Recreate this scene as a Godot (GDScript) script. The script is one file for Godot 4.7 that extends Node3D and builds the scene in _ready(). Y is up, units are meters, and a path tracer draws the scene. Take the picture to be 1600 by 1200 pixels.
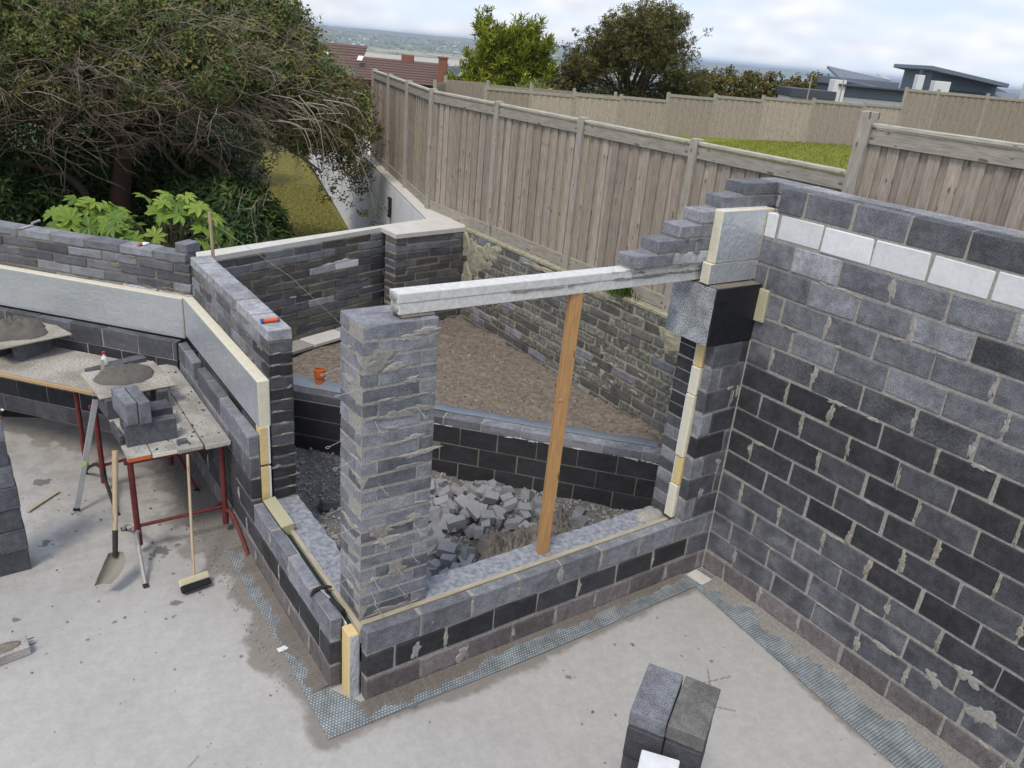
extends Node3D
# A house extension under construction: block walls, window opening, garden and hillside beyond.

var rng := RandomNumberGenerator.new()
var M := {}          # materials by key
var T := {}          # textures by key
var used := {}       # names taken at the top level
var box_cache := {}
var mean := {}       # mean brightness of the grey textures

# ---------------------------------------------------------------- nodes
func numbered(called: String) -> String:
	if not used.has(called):
		used[called] = 0
		return called
	used[called] += 1
	return "%s_%03d" % [called, used[called]]

func tag(o, label, category, group = "", kind = ""):
	if label != "": o.set_meta("label", label)
	if category != "": o.set_meta("category", category)
	if group != "": o.set_meta("group", group)
	if kind != "": o.set_meta("kind", kind)
	return o

func thing(called, label, category, at = Vector3.ZERO, turn = 0.0, group = ""):
	var o := Node3D.new()
	o.name = numbered(called)
	add_child(o)
	o.position = at
	o.rotation.y = turn
	return tag(o, label, category, group)

func part(called, mesh, m, parent, xf = Transform3D.IDENTITY):
	var o := MeshInstance3D.new()
	o.name = called
	o.mesh = mesh
	o.material_override = m
	o.transform = xf
	parent.add_child(o, true)
	return o

func solo(called, mesh, m, label, category, xf = Transform3D.IDENTITY, group = "", kind = ""):
	var o := MeshInstance3D.new()
	o.name = numbered(called)
	o.mesh = mesh
	o.material_override = m
	o.transform = xf
	add_child(o)
	return tag(o, label, category, group, kind)

func struct(called, mesh, m, xf = Transform3D.IDENTITY):
	var o = solo(called, mesh, m, "", "", xf)
	o.set_meta("kind", "structure")
	return o

func at(p: Vector3, turn := 0.0) -> Transform3D:
	return Transform3D(Basis(Vector3.UP, turn), p)

# ---------------------------------------------------------------- mesh helpers
func st_new() -> SurfaceTool:
	var st := SurfaceTool.new()
	st.begin(Mesh.PRIMITIVE_TRIANGLES)
	return st

func face(st: SurfaceTool, pts: Array, out: Vector3, uvs = null):
	var n: Vector3 = (pts[1] - pts[0]).cross(pts[2] - pts[0])
	if n.length() < 1e-12 and pts.size() > 3: n = (pts[2] - pts[0]).cross(pts[3] - pts[0])
	if n.length() < 1e-14: return
	n = n.normalized()
	var flip: bool = n.dot(out) > 0.0
	if not flip: n = -n
	# n points outward now when flip, vertices must run clockwise
	var nn: Vector3 = n if flip else n
	for i in range(1, pts.size() - 1):
		var idx = [0, i + 1, i] if flip else [0, i, i + 1]
		for k in idx:
			st.set_normal(nn)
			if uvs != null: st.set_uv(uvs[k])
			st.add_vertex(pts[k])

func axis_uv(p: Vector3, n: Vector3, la: int) -> Vector2:
	var a := n.abs()
	var d := 0 if a.x >= a.y and a.x >= a.z else (1 if a.y >= a.z else 2)
	var o := []
	for k in 3:
		if k != d: o.append(k)
	if o[0] == la: return Vector2(p[o[1]], p[o[0]])
	return Vector2(p[o[0]], p[o[1]])

# a box with chamfered edges, its corners pushed about by jit, added to st
func add_box(st: SurfaceTool, size: Vector3, c := Vector3.ZERO, b := 0.003, jit := 0.0, basis := Basis.IDENTITY, uvo := Vector2.ZERO):
	var h := size * 0.5
	b = minf(b, minf(h.x, minf(h.y, h.z)) * 0.6)
	var la := 0 if size.x >= size.y and size.x >= size.z else (1 if size.y >= size.z else 2)
	var v := {}
	for sx in [-1, 1]:
		for sy in [-1, 1]:
			for sz in [-1, 1]:
				var s := Vector3(sx, sy, sz)
				var j := Vector3.ZERO
				if jit > 0.0: j = Vector3(rng.randf_range(-jit, jit), rng.randf_range(-jit, jit), rng.randf_range(-jit, jit))
				for a in 3:
					var p := s * (h - Vector3(b, b, b))
					p[a] = s[a] * h[a]
					v[[sx, sy, sz, a]] = p + j
	var polys := []
	for a in 3:
		var a1 := (a + 1) % 3
		var a2 := (a + 2) % 3
		for s in [-1, 1]:
			var q := []
			for w in [[-1, -1], [1, -1], [1, 1], [-1, 1]]:
				var k := [0, 0, 0]
				k[a] = s
				k[a1] = w[0]
				k[a2] = w[1]
				q.append(v[[k[0], k[1], k[2], a]])
			polys.append(q)
		for s1 in [-1, 1]:
			for s2 in [-1, 1]:
				var lo := [0, 0, 0]
				lo[a] = -1
				lo[a1] = s1
				lo[a2] = s2
				var hi := lo.duplicate()
				hi[a] = 1
				polys.append([v[[lo[0], lo[1], lo[2], a1]], v[[hi[0], hi[1], hi[2], a1]], v[[hi[0], hi[1], hi[2], a2]], v[[lo[0], lo[1], lo[2], a2]]])
	for sx in [-1, 1]:
		for sy in [-1, 1]:
			for sz in [-1, 1]:
				polys.append([v[[sx, sy, sz, 0]], v[[sx, sy, sz, 1]], v[[sx, sy, sz, 2]]])
	for q in polys:
		var m := Vector3.ZERO
		for p in q: m += p
		m /= q.size()
		var n: Vector3 = (q[1] - q[0]).cross(q[2] - q[0])
		if n.dot(m) < 0.0: n = -n
		var uvs := []
		var pts := []
		for p in q:
			uvs.append(axis_uv(p, n, la) + uvo)
			pts.append(basis * p + c)
		face(st, pts, basis * n, uvs)

func cbox(size: Vector3, b := 0.003, jit := 0.0, variant := 0) -> ArrayMesh:
	var key := "%.3f_%.3f_%.3f_%.4f_%.4f_%d" % [size.x, size.y, size.z, b, jit, variant]
	if not box_cache.has(key):
		var st := st_new()
		add_box(st, size, Vector3.ZERO, b, jit, Basis.IDENTITY, Vector2(variant * 0.37, variant * 0.61))
		box_cache[key] = st.commit()
	return box_cache[key]

func span_box(a: Vector3, b: Vector3, bev := 0.003, jit := 0.0) -> Array:   # mesh and transform of the box from a to b
	return [cbox((b - a).abs(), bev, jit, 0), at((a + b) * 0.5)]

func bar_basis(d: Vector3) -> Basis:
	var y := d.normalized()
	var x := y.cross(Vector3.FORWARD if absf(y.z) < 0.9 else Vector3.RIGHT).normalized()
	return Basis(x, y, x.cross(y))

func add_tube(st: SurfaceTool, pts: Array, radii: Array, sides := 8, wob := 0.0, caps := true):
	var rings := []
	var n := pts.size()
	for i in n:
		var d: Vector3 = pts[mini(i + 1, n - 1)] - pts[maxi(i - 1, 0)]
		var bs := bar_basis(d)
		var ring := []
		for k in sides:
			var a := TAU * k / sides
			var r: float = radii[i] * (1.0 + (rng.randf_range(-wob, wob) if wob > 0.0 else 0.0))
			ring.append([pts[i] + (bs.x * cos(a) + bs.z * sin(a)) * r, bs.x * cos(a) + bs.z * sin(a)])
		rings.append(ring)
	# rings of neighbouring points are matched by least twist
	for i in range(1, n):
		var best := 0
		var bd := 1e9
		for o in sides:
			var dd: float = (rings[i][o][1] - rings[i - 1][0][1]).length()
			if dd < bd:
				bd = dd
				best = o
		var turned := []
		for k in sides: turned.append(rings[i][(k + best) % sides])
		if (rings[i][(1 + best) % sides][1] - rings[i - 1][1][1]).length() > (rings[i][(best - 1 + sides) % sides][1] - rings[i - 1][1][1]).length():
			turned = []
			for k in sides: turned.append(rings[i][(best - k + sides * 2) % sides])
		rings[i] = turned
	var l := 0.0
	for i in range(n - 1):
		var l2: float = l + (pts[i + 1] - pts[i]).length()
		for k in sides:
			var k2 := (k + 1) % sides
			var q := [rings[i][k], rings[i][k2], rings[i + 1][k2], rings[i + 1][k]]
			var uv := [Vector2(float(k) / sides * 0.2, l), Vector2(float(k + 1) / sides * 0.2, l), Vector2(float(k + 1) / sides * 0.2, l2), Vector2(float(k) / sides * 0.2, l2)]
			var cr: Vector3 = (q[1][0] - q[0][0]).cross(q[2][0] - q[0][0])
			var order := [0, 1, 2, 0, 2, 3]
			if cr.dot(q[0][1] + q[1][1]) > 0.0: order = [0, 2, 1, 0, 3, 2]
			for o in order:
				st.set_normal(q[o][1])
				st.set_uv(uv[o])
				st.add_vertex(q[o][0])
		l = l2
	if caps:
		for e in [0, n - 1]:
			var cap := []
			for k in sides: cap.append(rings[e][k][0])
			face(st, cap, (pts[e] - pts[1 if e == 0 else n - 2]).normalized(), cap.map(func(p): return Vector2(p.x, p.z)))

func tube(pts: Array, radii: Array, sides := 8, wob := 0.0) -> ArrayMesh:
	var st := st_new()
	add_tube(st, pts, radii, sides, wob)
	return st.commit()

func curve(pts: Array, per := 4) -> Array:      # Catmull-Rom
	var o := []
	var n := pts.size()
	for i in range(n - 1):
		for k in per:
			o.append(pts[i].cubic_interpolate(pts[i + 1], pts[maxi(i - 1, 0)], pts[mini(i + 2, n - 1)], float(k) / per))
	o.append(pts[n - 1])
	return o

func lathe(profile: Array, sides := 20) -> ArrayMesh:    # [radius, height] pairs about y
	var st := st_new()
	for i in range(profile.size() - 1):
		var a = profile[i]
		var b = profile[i + 1]
		for k in sides:
			var t := TAU * k / sides
			var t2 := TAU * (k + 1) / sides
			var d := Vector3(cos((t + t2) / 2), 0, sin((t + t2) / 2))
			var sl: Vector3 = d * (b[1] - a[1]) + Vector3.UP * (a[0] - b[0])
			face(st, [Vector3(cos(t) * a[0], a[1], sin(t) * a[0]), Vector3(cos(t2) * a[0], a[1], sin(t2) * a[0]), Vector3(cos(t2) * b[0], b[1], sin(t2) * b[0]), Vector3(cos(t) * b[0], b[1], sin(t) * b[0])], sl)
	return st.commit()

func prism(poly: Array, y0: float, y1: float, st = null):     # poly of Vector2 (x, z)
	var own = st == null
	if own: st = st_new()
	var c := Vector2.ZERO
	for p in poly: c += p
	c /= poly.size()
	var top := []
	var bot := []
	for p in poly:
		top.append(Vector3(p.x, y1, p.y))
		bot.append(Vector3(p.x, y0, p.y))
	var tri := Geometry2D.triangulate_polygon(PackedVector2Array(poly))
	for i in range(0, tri.size(), 3):
		var a := [top[tri[i]], top[tri[i + 1]], top[tri[i + 2]]]
		face(st, a, Vector3.UP, a.map(func(p): return Vector2(p.x, p.z)))
		var b := [bot[tri[i]], bot[tri[i + 1]], bot[tri[i + 2]]]
		face(st, b, Vector3.DOWN, b.map(func(p): return Vector2(p.x, p.z)))
	var clock := Geometry2D.is_polygon_clockwise(PackedVector2Array(poly))
	for i in poly.size():
		var j := (i + 1) % poly.size()
		var e: Vector2 = poly[j] - poly[i]
		var o := Vector3(e.y, 0, -e.x) * (-1.0 if clock else 1.0)
		face(st, [bot[i], bot[j], top[j], top[i]], o, [Vector2(0, y0), Vector2(e.length(), y0), Vector2(e.length(), y1), Vector2(0, y1)])
	if own: return st.commit()

# extrude a profile of Vector2 in the plane (u, up) standing at o, along w
func extrude(st: SurfaceTool, prof: Array, o: Vector3, u: Vector3, w: Vector3):
	var f := []
	var b := []
	var c := Vector3.ZERO
	for p in prof:
		var q: Vector3 = o + u * p.x + Vector3.UP * p.y
		f.append(q)
		b.append(q + w)
		c += q + w * 0.5
	c /= prof.size()
	var tri := Geometry2D.triangulate_polygon(PackedVector2Array(prof))
	for i in range(0, tri.size(), 3):
		var pa := [prof[tri[i]], prof[tri[i + 1]], prof[tri[i + 2]]]
		face(st, [f[tri[i]], f[tri[i + 1]], f[tri[i + 2]]], -w, pa)
		face(st, [b[tri[i]], b[tri[i + 1]], b[tri[i + 2]]], w, pa)
	for i in prof.size():
		var j := (i + 1) % prof.size()
		var q := [f[i], f[j], b[j], b[i]]
		var m: Vector3 = (q[0] + q[2]) * 0.5
		var n: Vector3 = (q[1] - q[0]).cross(q[2] - q[0])
		if n.dot(m - c) < 0.0: n = -n
		var l: float = (f[j] - f[i]).length()
		face(st, q, n, [Vector2(0, 0), Vector2(0, l), Vector2(w.length(), l), Vector2(w.length(), 0)])

func heap(rx: float, rz: float, h: float, sd: int, rings := 9, sides := 22, rough := 0.3, flat := 0.7) -> ArrayMesh:
	var nz := FastNoiseLite.new()
	nz.seed = sd
	nz.frequency = 1.0
	var g := []
	for i in range(rings + 1):
		var row := []
		for k in sides:
			var t := TAU * k / sides
			var f := float(i) / rings
			var e := 1.0 + 0.22 * nz.get_noise_2d(cos(t) * 1.3, sin(t) * 1.3)
			var y := h * pow(1.0 - f * f, flat)
			var x := cos(t) * f * rx * e
			var z := sin(t) * f * rz * e
			var m := minf(rx, rz)
			y *= 1.0 + rough * (nz.get_noise_2d(x / m * 3.0 + 7.0, z / m * 3.0) + 0.6 * nz.get_noise_2d(x / m * 8.0, z / m * 8.0 + 3.0))
			row.append(Vector3(x, maxf(y, 0.0) if i < rings else -0.004, z))
		g.append(row)
	var st := st_new()
	st.set_smooth_group(0)
	for i in rings:
		for k in sides:
			var k2 := (k + 1) % sides
			for tri in [[g[i][k], g[i][k2], g[i + 1][k2]], [g[i][k], g[i + 1][k2], g[i + 1][k]]]:
				var n: Vector3 = (tri[1] - tri[0]).cross(tri[2] - tri[0])
				if n.length() < 1e-12: continue
				var ord: Array = [0, 2, 1] if n.y > 0 else [0, 1, 2]
				for o in ord:
					st.set_uv(Vector2(tri[o].x, tri[o].z))
					st.add_vertex(tri[o])
	st.generate_normals()
	return st.commit()

# broken lump of block
func lump(size: Vector3, sd: int) -> ArrayMesh:
	rng.seed = sd
	var st := st_new()
	var h := size * 0.5
	var v := []
	for sx in [-1, 1]:
		for sy in [-1, 1]:
			for sz in [-1, 1]:
				v.append(Vector3(sx * h.x * rng.randf_range(0.8, 1.06), sy * h.y * rng.randf_range(0.85, 1.05), sz * h.z * rng.randf_range(0.82, 1.06)))
	var ctr := Vector3.ZERO
	for f in [[0, 1, 3, 2], [4, 5, 7, 6], [0, 1, 5, 4], [2, 3, 7, 6], [0, 2, 6, 4], [1, 3, 7, 5]]:
		var m: Vector3 = (v[f[0]] + v[f[1]] + v[f[2]] + v[f[3]]) * 0.25
		var mid: Vector3 = m * rng.randf_range(0.98, 1.12)
		for k in 4:
			var a: Vector3 = v[f[k]]
			var b: Vector3 = v[f[(k + 1) % 4]]
			var n: Vector3 = (a - mid).cross(b - mid)
			if n.dot(m) < 0: n = -n
			face(st, [a, b, mid], n, [Vector2(a.x, a.z), Vector2(b.x, b.z), Vector2(mid.x, mid.z)])
	return st.commit()

# ---------------------------------------------------------------- textures
func noise_bytes(n: int, freq: float, sd: int, type := FastNoiseLite.TYPE_SIMPLEX_SMOOTH, oct := 4) -> PackedByteArray:
	var f := FastNoiseLite.new()
	f.seed = sd
	f.noise_type = type
	f.frequency = freq
	f.fractal_octaves = oct
	f.fractal_type = FastNoiseLite.FRACTAL_FBM
	var im := f.get_seamless_image(n, n, false, false, 0.15, true)
	im.convert(Image.FORMAT_L8)
	return im.get_data()

func gray_tex(n: int, layers: Array, lo: float, hi: float, gamma := 1.0, spread := 1.6) -> ImageTexture:   # layers: [bytes, weight]; lo..hi linear
	var out := PackedByteArray()
	out.resize(n * n * 3)
	var tw := 0.0
	for l in layers: tw += l[1]
	var lut := PackedByteArray()
	lut.resize(256)
	for i in 256:
		var v := lerpf(lo, hi, pow(i / 255.0, gamma))
		lut[i] = int(clampf(Color(v, v, v).linear_to_srgb().r, 0, 1) * 255)
	var sum := 0.0
	for i in n * n:
		var s := 0.0
		for l in layers: s += l[0][i] * l[1]
		var v := clampi(int((s / tw - 128.0) * spread + 128.0), 0, 255)
		var b := lut[v]
		sum += lerpf(lo, hi, pow(v / 255.0, gamma))
		out[i * 3] = b
		out[i * 3 + 1] = b
		out[i * 3 + 2] = b
	var im := Image.create_from_data(n, n, false, Image.FORMAT_RGB8, out)
	var tx := ImageTexture.create_from_image(im)
	mean[tx] = sum / (n * n)
	return tx

func white_bytes(n: int, sd: int) -> PackedByteArray:
	var r := RandomNumberGenerator.new()
	r.seed = sd
	var o := PackedByteArray()
	o.resize(n * n)
	for i in n * n: o[i] = r.randi() & 255
	return o

func mix_tex(n: int, cols: Array, mask: PackedByteArray, fine: PackedByteArray, amt: float) -> ImageTexture:   # colours (linear) along the mask
	var out := PackedByteArray()
	out.resize(n * n * 3)
	var k := cols.size() - 1
	for i in n * n:
		var t := clampf((mask[i] / 255.0 - 0.5) * 1.5 + 0.5, 0, 0.9999) * k
		var c: Color = cols[int(t)].lerp(cols[int(t) + 1], t - int(t))
		var f := 1.0 + (fine[i] / 255.0 - 0.5) * amt
		c = Color(c.r * f, c.g * f, c.b * f).linear_to_srgb()
		out[i * 3] = clampi(int(c.r * 255), 0, 255)
		out[i * 3 + 1] = clampi(int(c.g * 255), 0, 255)
		out[i * 3 + 2] = clampi(int(c.b * 255), 0, 255)
	return ImageTexture.create_from_image(Image.create_from_data(n, n, false, Image.FORMAT_RGB8, out))

func wood_tex(sd: int, w := 256, h := 1024, knots := 9) -> ImageTexture:    # grain runs down the picture
	var f := FastNoiseLite.new()
	f.seed = sd
	f.frequency = 0.06
	f.fractal_octaves = 3
	var r := RandomNumberGenerator.new()
	r.seed = sd
	var ks := []
	for i in knots: ks.append(Vector3(r.randf() * w, r.randf() * h, r.randf_range(4, 9)))
	var out := PackedByteArray()
	out.resize(w * h * 3)
	for y in h:
		for x in w:
			var dx := 0.0
			var dark := 0.0
			for kn in ks:
				var px: float = x - kn.x
				var py: float = (y - kn.y) * 0.45
				if absf(px) < 40 and absf(py) < 40:
					var q: float = (px * px + py * py) / (kn.z * kn.z)
					dx += px * 1.2 * exp(-q * 0.25)
					if q < 1.0: dark = maxf(dark, 1.0 - q * 0.6)
			var wrap := sin(TAU * x / w) * 20.0
			var v := 0.5 + 0.5 * f.get_noise_2d((x - dx) * 3.2, y * 0.07 + wrap * 0.02) + 0.2 * f.get_noise_2d(x * 9.0, y * 0.35 + 500.0) + 0.22 * f.get_noise_2d(x * 0.5, y * 0.12 + 900.0)
			v = lerpf(0.42, 1.0, clampf(v, 0, 1)) * (1.0 - 0.62 * dark)
			var c := Color(v, v * (1.0 - 0.12 * dark), v * (1.0 - 0.2 * dark)).linear_to_srgb()
			var i := (y * w + x) * 3
			out[i] = int(c.r * 255)
			out[i + 1] = int(c.g * 255)
			out[i + 2] = int(c.b * 255)
	return ImageTexture.create_from_image(Image.create_from_data(w, h, false, Image.FORMAT_RGB8, out))

func stud_tex(height: bool) -> ImageTexture:
	var n := 128
	var im := Image.create(n, n, false, Image.FORMAT_RGB8)
	for y in n:
		for x in n:
			var row := int(y / 32.0)
			var cx := fposmod(x + (16 if row % 2 == 1 else 0), 32.0) - 16.0
			var cy := (y % 32) - 16.0
			var d := sqrt(cx * cx + cy * cy)
			var v := clampf((13.0 - d) / 4.0, 0, 1)
			if not height: v = lerpf(0.7, 1.0, v)
			im.set_pixel(x, y, Color(v, v, v))
	return ImageTexture.create_from_image(im)

func tri(m: StandardMaterial3D, sc: float):
	m.uv1_triplanar = true
	m.uv1_world_triplanar = true
	m.uv1_scale = Vector3.ONE * sc

# colour (linear), texture multiplied with it, relief in centimetres
func mk(key: String, lin: Color, rough := 0.9, tex = null, sc := 2.0, bump = null, bscale := 0.3, blotch := "", metal := 0.0, local := false) -> StandardMaterial3D:
	var m := StandardMaterial3D.new()
	m.resource_name = key
	# the textures multiply the colour: divide by their mean so that the surface keeps the colour named
	var k := 1.0
	if tex != null and mean.has(tex): k /= mean[tex]
	if blotch != "": k /= mean[T[blotch]]
	m.albedo_color = Color(minf(lin.r * k, 1), minf(lin.g * k, 1), minf(lin.b * k, 1)).linear_to_srgb()
	m.roughness = rough
	m.metallic = metal
	m.metallic_specular = 0.35
	if tex != null:
		m.albedo_texture = tex
	if (tex != null or bump != null) and not local: tri(m, sc)
	elif local: m.uv1_scale = Vector3.ONE * sc
	if bump != null:
		m.heightmap_enabled = true
		m.heightmap_texture = bump
		m.heightmap_scale = bscale
	if blotch != "":
		m.detail_enabled = true
		m.detail_blend_mode = BaseMaterial3D.BLEND_MODE_MUL
		m.detail_albedo = T[blotch]
		m.detail_uv_layer = BaseMaterial3D.DETAIL_UV_2
		m.uv2_triplanar = true
		m.uv2_world_triplanar = true
		m.uv2_scale = Vector3.ONE * 0.9
	M[key] = m
	return m

func build_textures():
	var n := 512
	var fine := noise_bytes(n, 0.12, 3)
	var med := noise_bytes(n, 0.025, 5)
	var big := noise_bytes(n, 0.008, 9)
	var wh := white_bytes(n, 11)
	T.block = gray_tex(n, [[wh, 0.8], [fine, 1.5], [med, 0.5]], 0.25, 1.0)
	T.blockh = gray_tex(n, [[wh, 0.7], [fine, 1.0]], 0.0, 1.0)
	T.mortar = gray_tex(n, [[wh, 0.6], [fine, 1.0], [med, 1.0]], 0.4, 1.0)
	T.smooth = gray_tex(n, [[fine, 0.5], [med, 1.0], [big, 1.0]], 0.72, 1.0, 1.0, 1.0)
	T.blotch = gray_tex(n, [[med, 1.0], [big, 1.3], [fine, 0.3]], 0.42, 1.0, 1.0, 1.3)
	T.ripple = gray_tex(n, [[med, 1.0], [fine, 0.25]], 0.0, 1.0)
	T.soil = mix_tex(n, [Color(0.17, 0.138, 0.11), Color(0.24, 0.2, 0.162), Color(0.3, 0.258, 0.215)], med, fine, 0.7)
	T.grass = mix_tex(n, [Color(0.17, 0.21, 0.025), Color(0.24, 0.26, 0.04), Color(0.31, 0.29, 0.07)], med, wh, 0.8)
	T.drygrass = mix_tex(n, [Color(0.11, 0.12, 0.02), Color(0.22, 0.19, 0.045), Color(0.29, 0.24, 0.08)], med, wh, 0.8)
	T.lintel = gray_tex(n, [[fine, 0.8], [med, 1.0], [wh, 0.3]], 0.62, 1.0, 1.0, 1.5)
	T.bloom = mix_tex(n, [Color(0.085, 0.086, 0.096), Color(0.13, 0.132, 0.146), Color(0.2, 0.203, 0.218)], big, fine, 1.0)
	T.floor_grain = gray_tex(n, [[wh, 0.5], [fine, 0.7], [med, 1.0], [big, 1.0]], 0.74, 1.0, 1.0, 1.2)
	T.moss = mix_tex(n, [Color(0.1, 0.098, 0.09), Color(0.19, 0.188, 0.18), Color(0.34, 0.325, 0.265)], med, fine, 0.7)
	T.render = mix_tex(n, [Color(0.3, 0.27, 0.17), Color(0.42, 0.39, 0.28), Color(0.5, 0.48, 0.38)], med, wh, 0.5)
	T.speckle = mix_tex(n, [Color(0.1, 0.12, 0.16), Color(0.36, 0.38, 0.4), Color(0.56, 0.56, 0.55)], fine, big, 0.9)
	T.dusty = mix_tex(n, [Color(0.19, 0.205, 0.24), Color(0.27, 0.285, 0.32), Color(0.36, 0.37, 0.39)], med, fine, 0.6)
	T.plank = mix_tex(n, [Color(0.3, 0.28, 0.25), Color(0.39, 0.37, 0.335), Color(0.46, 0.44, 0.405)], big, fine, 0.8)
	T.wood = wood_tex(21)
	T.timber = wood_tex(35, 256, 512, 4)
	T.stud = stud_tex(false)
	T.studh = stud_tex(true)

func build_materials():
	var B = T.block
	var H = T.blockh
	for i in 4:
		var f: float = [0.8, 0.95, 1.1, 1.28][i]
		mk("wet%d" % i, Color(0.05, 0.05, 0.055) * f, 0.75, B, 1.1, H, 0.12, "blotch")
		mk("damp%d" % i, Color(0.075, 0.075, 0.083) * f, 0.8, B, 1.1, H, 0.12, "blotch")
		mk("dark%d" % i, Color(0.105, 0.106, 0.118) * f, 0.9, B, 1.1, H, 0.2, "blotch")
		mk("grey%d" % i, Color(0.2, 0.205, 0.225) * f, 0.95, B, 1.1, H, 0.25, "blotch")
		mk("pale%d" % i, Color(0.32, 0.325, 0.345) * f, 0.95, B, 1.1, H, 0.3, "blotch")
		mk("purple%d" % i, Color(0.18, 0.158, 0.158) * f, 0.95, B, 1.1, H, 0.25, "blotch")
		mk("white%d" % i, Color(0.74, 0.75, 0.76) * lerpf(f, 1.0, 0.75), 0.9, T.smooth, 1.5, H, 0.1)
		mk("bloom%d" % i, Color(1, 1, 1) * f * 0.85, 0.92, T.bloom, 0.55 + 0.13 * i, H, 0.2)
		mk("moss%d" % i, Color(0.85, 0.86, 0.8) * f, 0.95, T.moss, 0.9 + 0.17 * i, H, 0.4)
		mk("old%d" % i, Color(0.13, 0.125, 0.115) * f, 0.95, B, 1.6, H, 0.4, "blotch")
		var w: float = [0.98, 1.1, 1.22, 1.38][i]
		var fb = mk("board%d" % i, Color(0.44 * w, 0.375 * w, 0.31 * w), 0.85, T.wood, 1.0, T.wood, 0.12, "", 0.0, true)
		fb.uv1_scale = Vector3(2.2, 0.55, 1)
		fb.uv1_offset = Vector3(0.23 * i, 0.31 * i, 0)
	mk("white_powder", Color(0.55, 0.55, 0.56), 0.95, T.blotch, 2.2)
	mk("mortar", Color(0.37, 0.35, 0.315), 0.95, T.mortar, 2.0, H, 0.4)
	mk("mortar_brown", Color(0.23, 0.2, 0.165), 0.95, T.mortar, 2.0, H, 0.4)
	mk("mortar_beige", Color(0.345, 0.315, 0.26), 0.95, T.mortar, 1.4, H, 0.5, "blotch")
	mk("mortar_smear", Color(0.3, 0.28, 0.25), 0.95, T.mortar, 2.0, H, 0.4)
	mk("mortar_fresh", Color(0.17, 0.158, 0.135), 0.75, T.mortar, 3.0, H, 0.8)
	mk("screed", Color(0.4, 0.39, 0.375), 0.95, T.mortar, 1.2, H, 0.2)
	mk("concrete", Color(0.62, 0.6, 0.55), 0.9, T.smooth, 0.8, H, 0.15)
	mk("lintel", Color(0.66, 0.65, 0.62), 0.9, T.lintel, 1.4, H, 0.12)
	mk("lintel_end", Color(0.6, 0.58, 0.54), 0.95, T.mortar, 5.0, H, 1.2)
	mk("white_render", Color(0.82, 0.83, 0.85), 0.9, T.smooth, 0.35, H, 0.06)
	mk("foil", Color(0.67, 0.695, 0.735), 0.34, T.smooth, 1.2, T.ripple, 0.5, "", 0.6)
	mk("pir", Color(0.72, 0.55, 0.27), 0.85, T.smooth, 3.0)
	mk("pir_pale", Color(0.78, 0.73, 0.58), 0.85, T.smooth, 3.0, H, 0.2)
	mk("pir_speck", Color(0.66, 0.58, 0.38), 0.9, B, 7.0, H, 0.5)
	mk("white_strip", Color(0.78, 0.79, 0.8), 0.6)
	mk("black_dpc", Color(0.012, 0.012, 0.014), 0.45, null, 1.0, T.ripple, 0.3)
	mk("mesh_dpc", Color(0.035, 0.06, 0.058), 0.5, T.stud, 12.0, T.studh, 0.5)
	mk("black_box", Color(0.017, 0.018, 0.022), 0.42, T.blotch, 2.5, H, 0.15)
	mk("box_side", Color(1, 1, 1), 0.8, T.speckle, 0.9, H, 0.2)
	mk("studded", Color(0.37, 0.41, 0.425), 0.65, T.stud, 10.0, T.studh, 0.3, "blotch")
	mk("sill_dpc", Color(1, 1, 1), 0.7, T.dusty, 1.1, T.ripple, 0.5)
	mk("blue_dpc", Color(0.2, 0.235, 0.28), 0.5, T.smooth, 1.0, T.ripple, 0.6)
	mk("prop", Color(0.66, 0.375, 0.16), 0.7, T.timber, 1.0, T.timber, 0.06, "", 0.0, true).uv1_scale = Vector3(4, 0.9, 1)
	mk("pale_timber", Color(0.6, 0.53, 0.4), 0.8, T.timber, 1.0, T.timber, 0.08, "", 0.0, true).uv1_scale = Vector3(4, 0.9, 1)
	mk("handle_wood", Color(0.62, 0.49, 0.31), 0.6, T.timber, 1.0, null, 0.0, "", 0.0, true).uv1_scale = Vector3(3, 1, 1)
	mk("plank", Color(1.0, 1.0, 1.0), 0.9, T.plank, 0.7, H, 0.4)
	mk("ply", Color(0.95, 0.92, 0.86), 0.9, T.plank, 0.45, H, 0.3)
	mk("ply_edge", Color(0.5, 0.33, 0.18), 0.8, T.smooth, 4.0)
	mk("orange_paint", Color(0.58, 0.14, 0.05), 0.6, T.smooth, 4.0)
	mk("red_paint", Color(0.16, 0.035, 0.034), 0.55, T.blotch, 2.6, H, 0.1)
	mk("steel_dirty", Color(0.42, 0.4, 0.37), 0.6, T.blotch, 3.0, H, 0.1, "", 0.3)
	mk("steel", Color(0.5, 0.5, 0.5), 0.35, null, 1.0, null, 0.0, "", 0.9)
	mk("rust_dark", Color(0.035, 0.03, 0.028), 0.7)
	mk("alu", Color(0.45, 0.46, 0.46), 0.45, T.smooth, 3.0, null, 0.0, "", 0.4)
	mk("neon", Color(0.45, 0.75, 0.03), 0.4)
	mk("blade", Color(0.27, 0.25, 0.2), 0.6, T.smooth, 5.0, H, 0.2, "", 0.2)
	mk("bristle", Color(0.05, 0.05, 0.055), 0.95, B, 12.0, H, 2.0)
	mk("broom_wood", Color(0.55, 0.5, 0.33), 0.8, T.smooth, 4.0)
	mk("yellow_plastic", Color(0.75, 0.52, 0.02), 0.4)
	mk("orange_plastic", Color(0.8, 0.13, 0.04), 0.4)
	mk("blue_plastic", Color(0.08, 0.1, 0.3), 0.5)
	mk("red_plastic", Color(0.6, 0.03, 0.04), 0.4)
	mk("clay_pipe", Color(0.55, 0.16, 0.05), 0.6, T.smooth, 3.0)
	mk("bottle_plastic", Color(0.72, 0.76, 0.76), 0.25)
	mk("soil", Color(1, 1, 1), 1.0, T.soil, 0.9, H, 1.5)
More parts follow.
